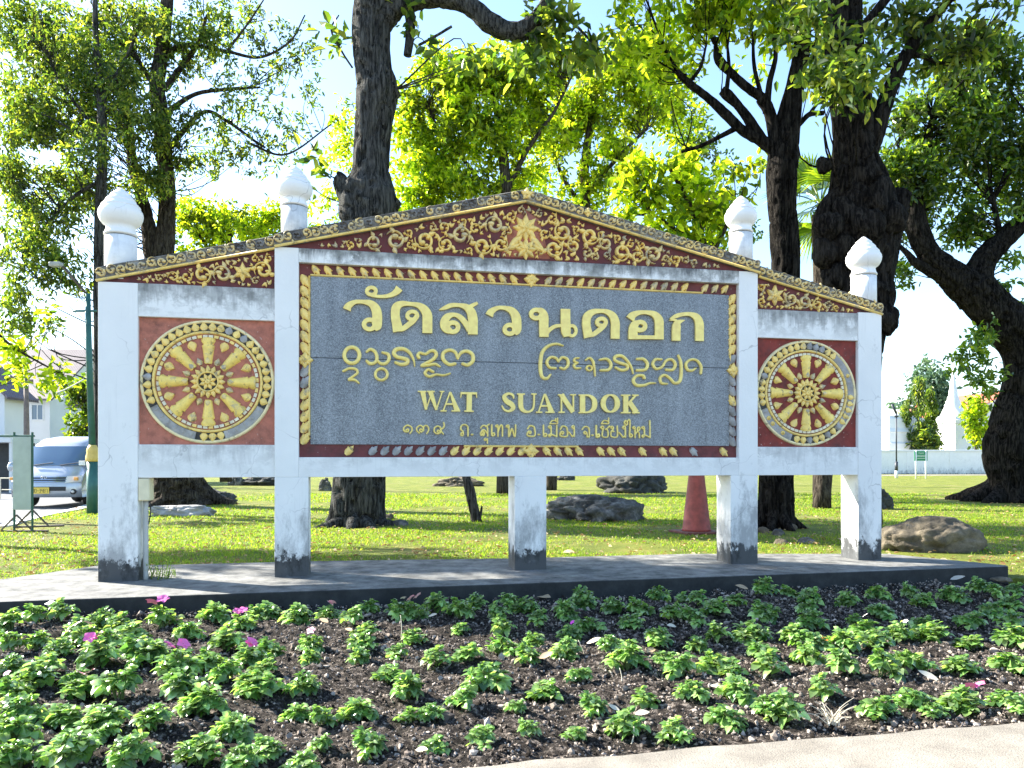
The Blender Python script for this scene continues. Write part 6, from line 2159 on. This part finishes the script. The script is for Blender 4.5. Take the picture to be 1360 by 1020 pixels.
u_ = gl[1] / F
MB().lathe([(7.2 * u_, 0), (7.0 * u_, 70 * u_)], (0, 0, 0), 20).build("base", M["lamp_green"], o, True)
MB().lathe([(7.2 * u_, 70 * u_), (8.4 * u_, 72 * u_), (8.4 * u_, 76 * u_), (7.0 * u_, 82 * u_), (7.6 * u_, 84 * u_), (6.5 * u_, 88 * u_), (4.6 * u_, 92 * u_)], (0, 0, 0), 24).build("collar", M["lamp_yellow"], o, True)
MB().tube([lp(122.5, 593), lp(118.5, 480), lp(116.5, 390)], [4.2 * u_, 3.9 * u_, 3.4 * u_], 16).build("pole", M["lamp_green"], o, True)
MB().tube([lp(117, 393), lp(84, 354)], 1.8 * u_, 10).build("arm", M["rusty_steel"], o, True)
MB().box(lp(80, 0)[0] - .28, lp(80, 0)[0] + .05, -.10, .10, lp(0, 353)[2] - .03, lp(0, 353)[2] + .10).build("lamp_head", M["grey_pipe"], o, False, 0.04)
MB().tube([lp(97, 413), lp(128, 413)], 1.6 * u_, 8).build("crossbar", M["lamp_green"], o, True)
MB().box(lp(106, 0)[0], lp(115, 0)[0], -.06, .06, lp(0, 618)[2], lp(0, 612)[2]).build("bracket_box", M["white_card"], o, False, 0.01)
# --- timber pole with wires by the house
M["pole_wood"] = plain("brown timber pole", (0.20, 0.15, 0.12), 0.8, 0, 0.3)
Yp_ = 38.0
gp = np.array([(36 - CX) / F * Yp_, Yp_, -0.13])
o = empty("utility_pole", tuple(gp), 0, "thin brown utility pole standing between the van and the white house", "utility pole")
MB().tube([(0, 0, 0), (-0.05, 0, P(33, 498, Yp_)[2] + .13)], [0.16, 0.10], 12).build("pole", M["pole_wood"], o, True)
MB().tube(catmull([P(33, 503, Yp_) - gp, P(60, 522, Yp_) - gp, P(85, 518, Yp_ + 3) - gp, P(118, 500, Yp_ + 5) - gp], 6), 0.035, 6).build("wire", M["cream"], o, True)
MB().box(-0.28, 0.28, -.05, .05, P(0, 507, Yp_)[2] + .05, P(0, 504, Yp_)[2] + .13).build("crossarm", M["pole_wood"], o)

# --- houses across the street
M["wall_white"] = plain("white house wall", (0.72, 0.73, 0.73), 0.8, 0, 0.06, 0.6)


def mk_tiles():
    m = NT("purple brown roof tiles")
    wv = m.n("ShaderNodeTexBrick")
    m.set(wv.inputs["Vector"], m.co())
    wv.inputs["Scale"].default_value = 3.2
    wv.inputs["Color1"].default_value = (0.16, 0.12, 0.14, 1)
    wv.inputs["Color2"].default_value = (0.23, 0.18, 0.20, 1)
    wv.inputs["Mortar"].default_value = (0.06, 0.05, 0.06, 1)
    wv.inputs["Mortar Size"].default_value = 0.06
    m.base(wv.outputs["Color"], 0.7)
    return m.mat


M["tiles"] = mk_tiles()


def gable_house(label, x0, x1, y0, dep, ze, zr, axis, wins, over=0.35, rz=0.0, name="house"):
    """axis 'x': ridge runs along x; 'y': ridge runs along y. wins: (x0, x1, z0, z1) on the street face"""
    o = empty(name, ((x0 + x1) / 2, y0, -0.13), rz, label, "house", "white houses across the street")
    hw = (x1 - x0) / 2
    wb = MB()
    if axis == "x":
        poly = [(0, 0), (dep, 0), (dep, ze), (dep / 2, zr - .12), (0, ze)]
        V = [(-hw, a, b) for a, b in poly] + [(hw, a, b) for a, b in poly]
        n_ = 5
        wb.add(V, [tuple(range(n_)), tuple(range(2 * n_ - 1, n_ - 1, -1))] + [(i, i + n_, (i + 1) % n_ + n_, (i + 1) % n_) for i in range(n_)])
    else:
        wb.prism([(-hw, 0), (hw, 0), (hw, ze), (0, zr - .12), (-hw, ze)], 0, dep)
    wb.build("wall", M["wall_white"], o)
    rf = MB()
    k = 0.12
    if axis == "x":
        sl_ = (zr - ze) / (dep / 2)
        for sgn, ya in ((1, -over), (-1, dep + over)):
            e = (ya, ze - over * sl_)
            V = [(-hw - over, e[0], e[1]), (hw + over, e[0], e[1]), (hw + over, dep / 2, zr), (-hw - over, dep / 2, zr)]
            V += [(a, b, c + k) for a, b, c in V]
            rf.add(V, [(0, 1, 2, 3), (4, 5, 6, 7), (0, 1, 5, 4), (1, 2, 6, 5), (2, 3, 7, 6), (3, 0, 4, 7)])
    else:
        sl_ = (zr - ze) / hw
        for sgn in (-1, 1):
            e = (sgn * (hw + over), ze - over * sl_)
            V = [(e[0], -over, e[1]), (e[0], dep + over, e[1]), (0, dep + over, zr), (0, -over, zr)]
            V += [(a, b, c + k) for a, b, c in V]
            rf.add(V, [(0, 1, 2, 3), (4, 5, 6, 7), (0, 1, 5, 4), (1, 2, 6, 5), (2, 3, 7, 6), (3, 0, 4, 7)])
    rf.build("roof", M["tiles"], o)
    cx_ = (x0 + x1) / 2
    for (a, b, c, d) in wins:
        f = MB()
        t_ = 0.07
        f.box(a - cx_ - t_, b - cx_ + t_, -0.05, -0.002, d, d + t_).box(a - cx_ - t_, b - cx_ + t_, -0.06, -0.002, c - t_, c).box(a - cx_ - t_, a - cx_, -0.05, -0.002, c, d).box(b - cx_, b - cx_ + t_, -0.05, -0.002, c, d).box((a + b) / 2 - cx_ - .025, (a + b) / 2 - cx_ + .025, -0.04, -0.002, c, d)
        fo = f.build("window", M["wall_white"], o)
        MB().box(a - cx_, b - cx_, -0.02, -0.004, c, d).build("pane", M["glass"], fo)
    return o


def hx(x, Y):
    return (x - CX) / F * Y


def hz(y, Y):
    return H - (y - HY) / F * Y + 0.13


Yh = 46.0
gable_house("white two-storey house with a dark tiled roof and square windows behind the van", hx(-120, Yh), hx(66, Yh), Yh, 9.5, hz(527, Yh), hz(466, Yh + 4.7), "x",
            [(hx(24, Yh), hx(34, Yh), hz(557, Yh), hz(536, Yh)), (hx(43, Yh), hx(57, Yh), hz(557, Yh), hz(538, Yh)), (hx(-40, Yh), hx(-20, Yh), hz(557, Yh), hz(536, Yh))])
gable_house("tall narrow white house wing with twin slot windows right of the dark roof", hx(67, Yh + 2), hx(88, Yh + 2), Yh + 2, 7.0, hz(523, Yh + 2), hz(500, Yh + 2), "y",
            [(hx(70, Yh + 2), hx(77, Yh + 2), hz(562, Yh + 2), hz(542, Yh + 2)), (hx(81, Yh + 2), hx(85, Yh + 2), hz(568, Yh + 2), hz(552, Yh + 2))])
Yn = 38.5
gable_house("nearer white house with a sloping grey-tiled gable at the left edge", hx(-140, Yn), hx(6, Yn), Yn, 1.6, hz(520, Yn), hz(452, Yn), "y",
            [(hx(-40, Yn), hx(-10, Yn), hz(575, Yn), hz(548, Yn))], over=0.45)
# carport under the near house; its inner shade is painted as a dark sheet
M["shade"] = plain("painted carport shade", (0.05, 0.055, 0.06), 0.8)
o = empty("carport", (hx(2, 37.0), 37.0, -0.13), 0, "open carport with a flat white roof and dark sheet painted as shade beside the van", "carport")
MB().box(-1.6, 1.1, -1.0, 1.2, 2.45, 2.65).build("roof", M["wall_white"], o)
MB().box(-1.5, 0.9, 1.0, 1.15, 0, 2.45).build("shade_sheet", M["shade"], o)
for x_ in (-1.5, 0.95):
    MB().box(x_, x_ + 0.12, -0.9, -0.78, 0, 2.45).build("column", M["wall_white"], o)
# bicycle-like low rail beside the road: plain steel rail
o = empty("railing", (hx(4, 30.0), 30.0, -0.13), 0, "low pale railing at the road's edge left of the van", "railing")
rl = MB()
for k in range(4):
    rl.tube([(-1.2 + k * .55, 0, 0), (-1.2 + k * .55, 0, 0.9)], 0.02, 6)
rl.tube([(-1.2, 0, .9), (.45, 0, .9)], 0.022, 6).tube([(-1.2, 0, .45), (.45, 0, .45)], 0.018, 6)
rl.build("rail", M["cream"], o)

# ================================================================== TEMPLE GROUNDS AT THE RIGHT
M["wall_lime"] = paint("whitewashed boundary wall", None, (0.0, 0.35), 0.5, 4.4)
Yw = 84.0
o = empty("boundary_wall", (hx(1250, Yw), Yw, -0.13), R(-2), "long low whitewashed wall with mould along its foot at the far side of the lawn", "wall")
MB().box(-60, 60, 0, 0.3, 0, hz(600, Yw)).build("wall_face", M["wall_lime"], o)
MB().box(-60.1, 60.1, -0.08, 0.38, hz(600, Yw), hz(597.5, Yw)).build("coping", M["wall_white"], o, False, 0.03)
for k in range(-11, 15):
    MB().box(-8.3 + k * 4.6, -7.95 + k * 4.6, -0.05, -0.003, 0, hz(600, Yw) - .01).build("pier", M["wall_lime"], o)
sp_ = M["wall_white"]


def chedi(label, x, Y, prof, y_base):
    """prof: (half width px, y px) from the foot up"""
    u = Y / F
    o = empty("chedi", (hx(x, Y), Y, -0.13), R(20), label, "chedi", "white chedis beyond the wall")
    lo = [(w_ * u, hz(y, Y)) for w_, y in prof if y > 552]
    hi = [(w_ * u, hz(y, Y)) for w_, y in prof if y <= 556]
    b = MB()
    last = 0
    for (w0, z0), (w1, z1) in zip(lo[:-1], lo[1:]):
        V = [(sx * w0, sy * w0, z0) for sx, sy in ((-1, -1), (1, -1), (1, 1), (-1, 1))] + [(sx * w1, sy * w1, z1) for sx, sy in ((-1, -1), (1, -1), (1, 1), (-1, 1))]
        b.add(V, [(0, 1, 5, 4), (1, 2, 6, 5), (2, 3, 7, 6), (3, 0, 4, 7), (4, 5, 6, 7)])
    b.build("terrace", M["wall_white"], o)
    MB().lathe(hi, (0, 0, 0), 28).build("spire", M["wall_white"], o, True)


chedi("white chedi with a stepped body and slender spire beyond the wall", 1266, 96.0,
      [(24, 640), (24, 604), (22, 600), (20, 597), (20, 564), (21.5, 563), (21.5, 559), (19, 558), (17, 553.9), (16, 553.5), (12.5, 545), (10.2, 540), (10.6, 538.5), (8.4, 535), (8.8, 533.5), (6.8, 530), (7.0, 528.5), (5.4, 525), (5.2, 520), (3.6, 512), (2.6, 505), (1.6, 496), (0.9, 486), (0.3, 474)], 630)
chedi("broad white chedi partly hidden by the outer right post", 1180, 92.0,
      [(36, 640), (36, 590), (33, 588), (33, 576), (34, 575), (31, 570), (30, 558), (28, 556), (27, 553.5), (23, 549), (15, 545), (0.5, 543)], 630)
Yb = 118.0
gable_house("hall with an orange-red roof just showing behind the white chedi", hx(1276, Yb), hx(1400, Yb), Yb, 16, hz(548, Yb), hz(520, Yb), "y", [], 0.8, R(12))
bpy.data.objects[-1] if False else None
M["red_roof"] = plain("orange red roof", (0.45, 0.12, 0.07), 0.7, 0, 0.15, 1)
for ob in COL.objects:
    if ob.get("label", "").startswith("hall with"):
        ob["category"] = "temple hall"
        del ob["group"]
        for ch in ob.children:
            if ch.name.startswith("roof"):
                ch.data.materials[0] = M["red_roof"]

tree("grey-green round tree beyond the wall, left of the chedi", G(1215, 628), M["bark_brown"], [with_y(104.0, [(1212, 630, 6), (1212, 580, 5), (1212, 540, 4)])],
     [(1192, 520, 104.0, 28, 30, 620), (1222, 505, 104.0, 28, 26, 560), (1245, 530, 106.0, 22, 34, 560), (1185, 550, 104.0, 16, 24, 220), (1250, 560, 106.0, 14, 22, 220)], 0.75, "blue", 1405, asp=0.6, per=7, spread=.8)
for k, (x, y0, y1, w_, lab) in enumerate(((1220, 502, 590, 9, "tall drooping yellow-green column tree before the grey-green tree"), (1204, 530, 580, 8, "shorter drooping yellow-green column tree beside the tall one"), (1236, 520, 585, 7, "thin drooping green column tree left of the chedi"))):
    Yc = 88.5 + k
    cl = [(x + random.uniform(-2, 2), y, Yc, w_ * 0.7 * (0.45 + 0.55 * (y - y0) / (y1 - y0)), 9, 200) for y in np.linspace(y0 + 5, y1 - 5, 9)]
    tree(lab, (hx(x, Yc), Yc, 0), M["bark_brown"], [with_y(Yc, [(x, 628, 3), (x, 580, 3), (x, y0 + 8, 1.5)])], cl, 0.42, "mixed" if k < 2 else "mid", 1500 + k, name="column_tree", group="drooping column trees beyond the wall", asp=0.35, per=7, hang=2.5, spread=.7)
tree("dry brownish bush with pale stems beyond the wall", (hx(1234, 88), 88, 0), M["bark_brown"], [with_y(88.0, [(1234, 625, 3), (1234, 590, 3), (1232, 570, 2)])],
     [(1232, 578, 88.0, 15, 16, 260), (1224, 590, 88.0, 12, 8, 130), (1242, 588, 88.0, 10, 9, 120)], 0.6, "mixed", 1601, name="shrub", cat="shrub", asp=.4, per=7, spread=.8)
tree("green tree leaning out from behind the chedi's right side", (hx(1296, 90), 90, 0), M["bark_brown"], [with_y(90.0, [(1296, 628, 4), (1296, 580, 4), (1294, 555, 2)])],
     [(1294, 545, 90.0, 14, 18, 220), (1300, 570, 90.0, 14, 18, 220), (1292, 588, 90.0, 10, 10, 90)], 0.65, "yellow", 1602, asp=.5, per=7, spread=.8)
# lamp standard and green notice board
M["pole_dark"] = plain("dark pole", (0.03, 0.035, 0.05), 0.5)
gq = G(1190.5, 635)
o = empty("park_lamp", (gq[0], gq[1], 0), 0, "slim dark park lamp with a white foot standing before the boundary wall", "lamp post")
u_ = gq[1] / F
MB().tube([(0, 0, 0), (0, 0, 10 * u_)], 1.9 * u_, 12).build("foot", M["wall_white"], o, True)
MB().tube([(0, 0, 10 * u_), (0, 0, 22 * u_)], 2.0 * u_, 12).build("sleeve", M["pole_dark"], o, True)
MB().tube([(0, 0, 22 * u_), (0, 0, 86 * u_)], 0.9 * u_, 10).build("pole", M["pole_dark"], o, True)
MB().tube([(0, 0, 86 * u_), (-6 * u_, 0, 98 * u_)], [1.4 * u_, 1.8 * u_], 10).build("lamp_head", M["pole_dark"], o, True)
MB().tube([(-2.5 * u_, 0, 82 * u_), (2.5 * u_, 0, 82 * u_)], 1.2 * u_, 8).build("bracket", M["pole_dark"], o, True)
M["sign_green"] = plain("green notice board", (0.02, 0.22, 0.10), 0.5, 0, 0.1)
gn = G(1223, 636)
u_ = gn[1] / F
o = empty("notice_board", (gn[0], gn[1], 0), 0, "green notice board with pale writing on two white legs before the far wall", "notice board")
MB().box(-8.8 * u_, 8.8 * u_, -0.03, 0.03, 24 * u_, 37 * u_).build("board", M["sign_green"], o, False, 0.02)
bw = MB()
for k, (z_, a, b) in enumerate(((34.2, -3.5, 3.5), (31.3, -7, 6.5), (29.6, -6, 7), (27.2, -5, 5))):
    x_ = a
    while x_ < b:
        w2 = random.uniform(.5, 1.4)
        ribbon(bw, [(x_ * u_, z_ * u_), (min(b, x_ + w2) * u_, (z_ + random.uniform(-.25, .25)) * u_)], [0.55 * u_] * 2, -0.031, 0.01, "round")
        x_ += w2 + 0.5
bw.build("lettering", M["white_card"], bpy.data.objects["board"] if "board" in bpy.data.objects else o)
for sx in (-6.6, 6.6):
    MB().tube([(sx * u_, 0, 0), (sx * u_, 0, 38 * u_)], 0.9 * u_, 10).build("leg", M["white_card"], o, True)
# dark shrub against the wall and strip of paving
pth = [tuple(G(1120, 632.2)[:2]), tuple(G(1420, 631.0)[:2]), tuple(G(1420, 629.8)[:2]), tuple(G(1120, 630.6)[:2])]
struct(MB().slab(pth, -0.1, 0.006), "path", M["pave"])
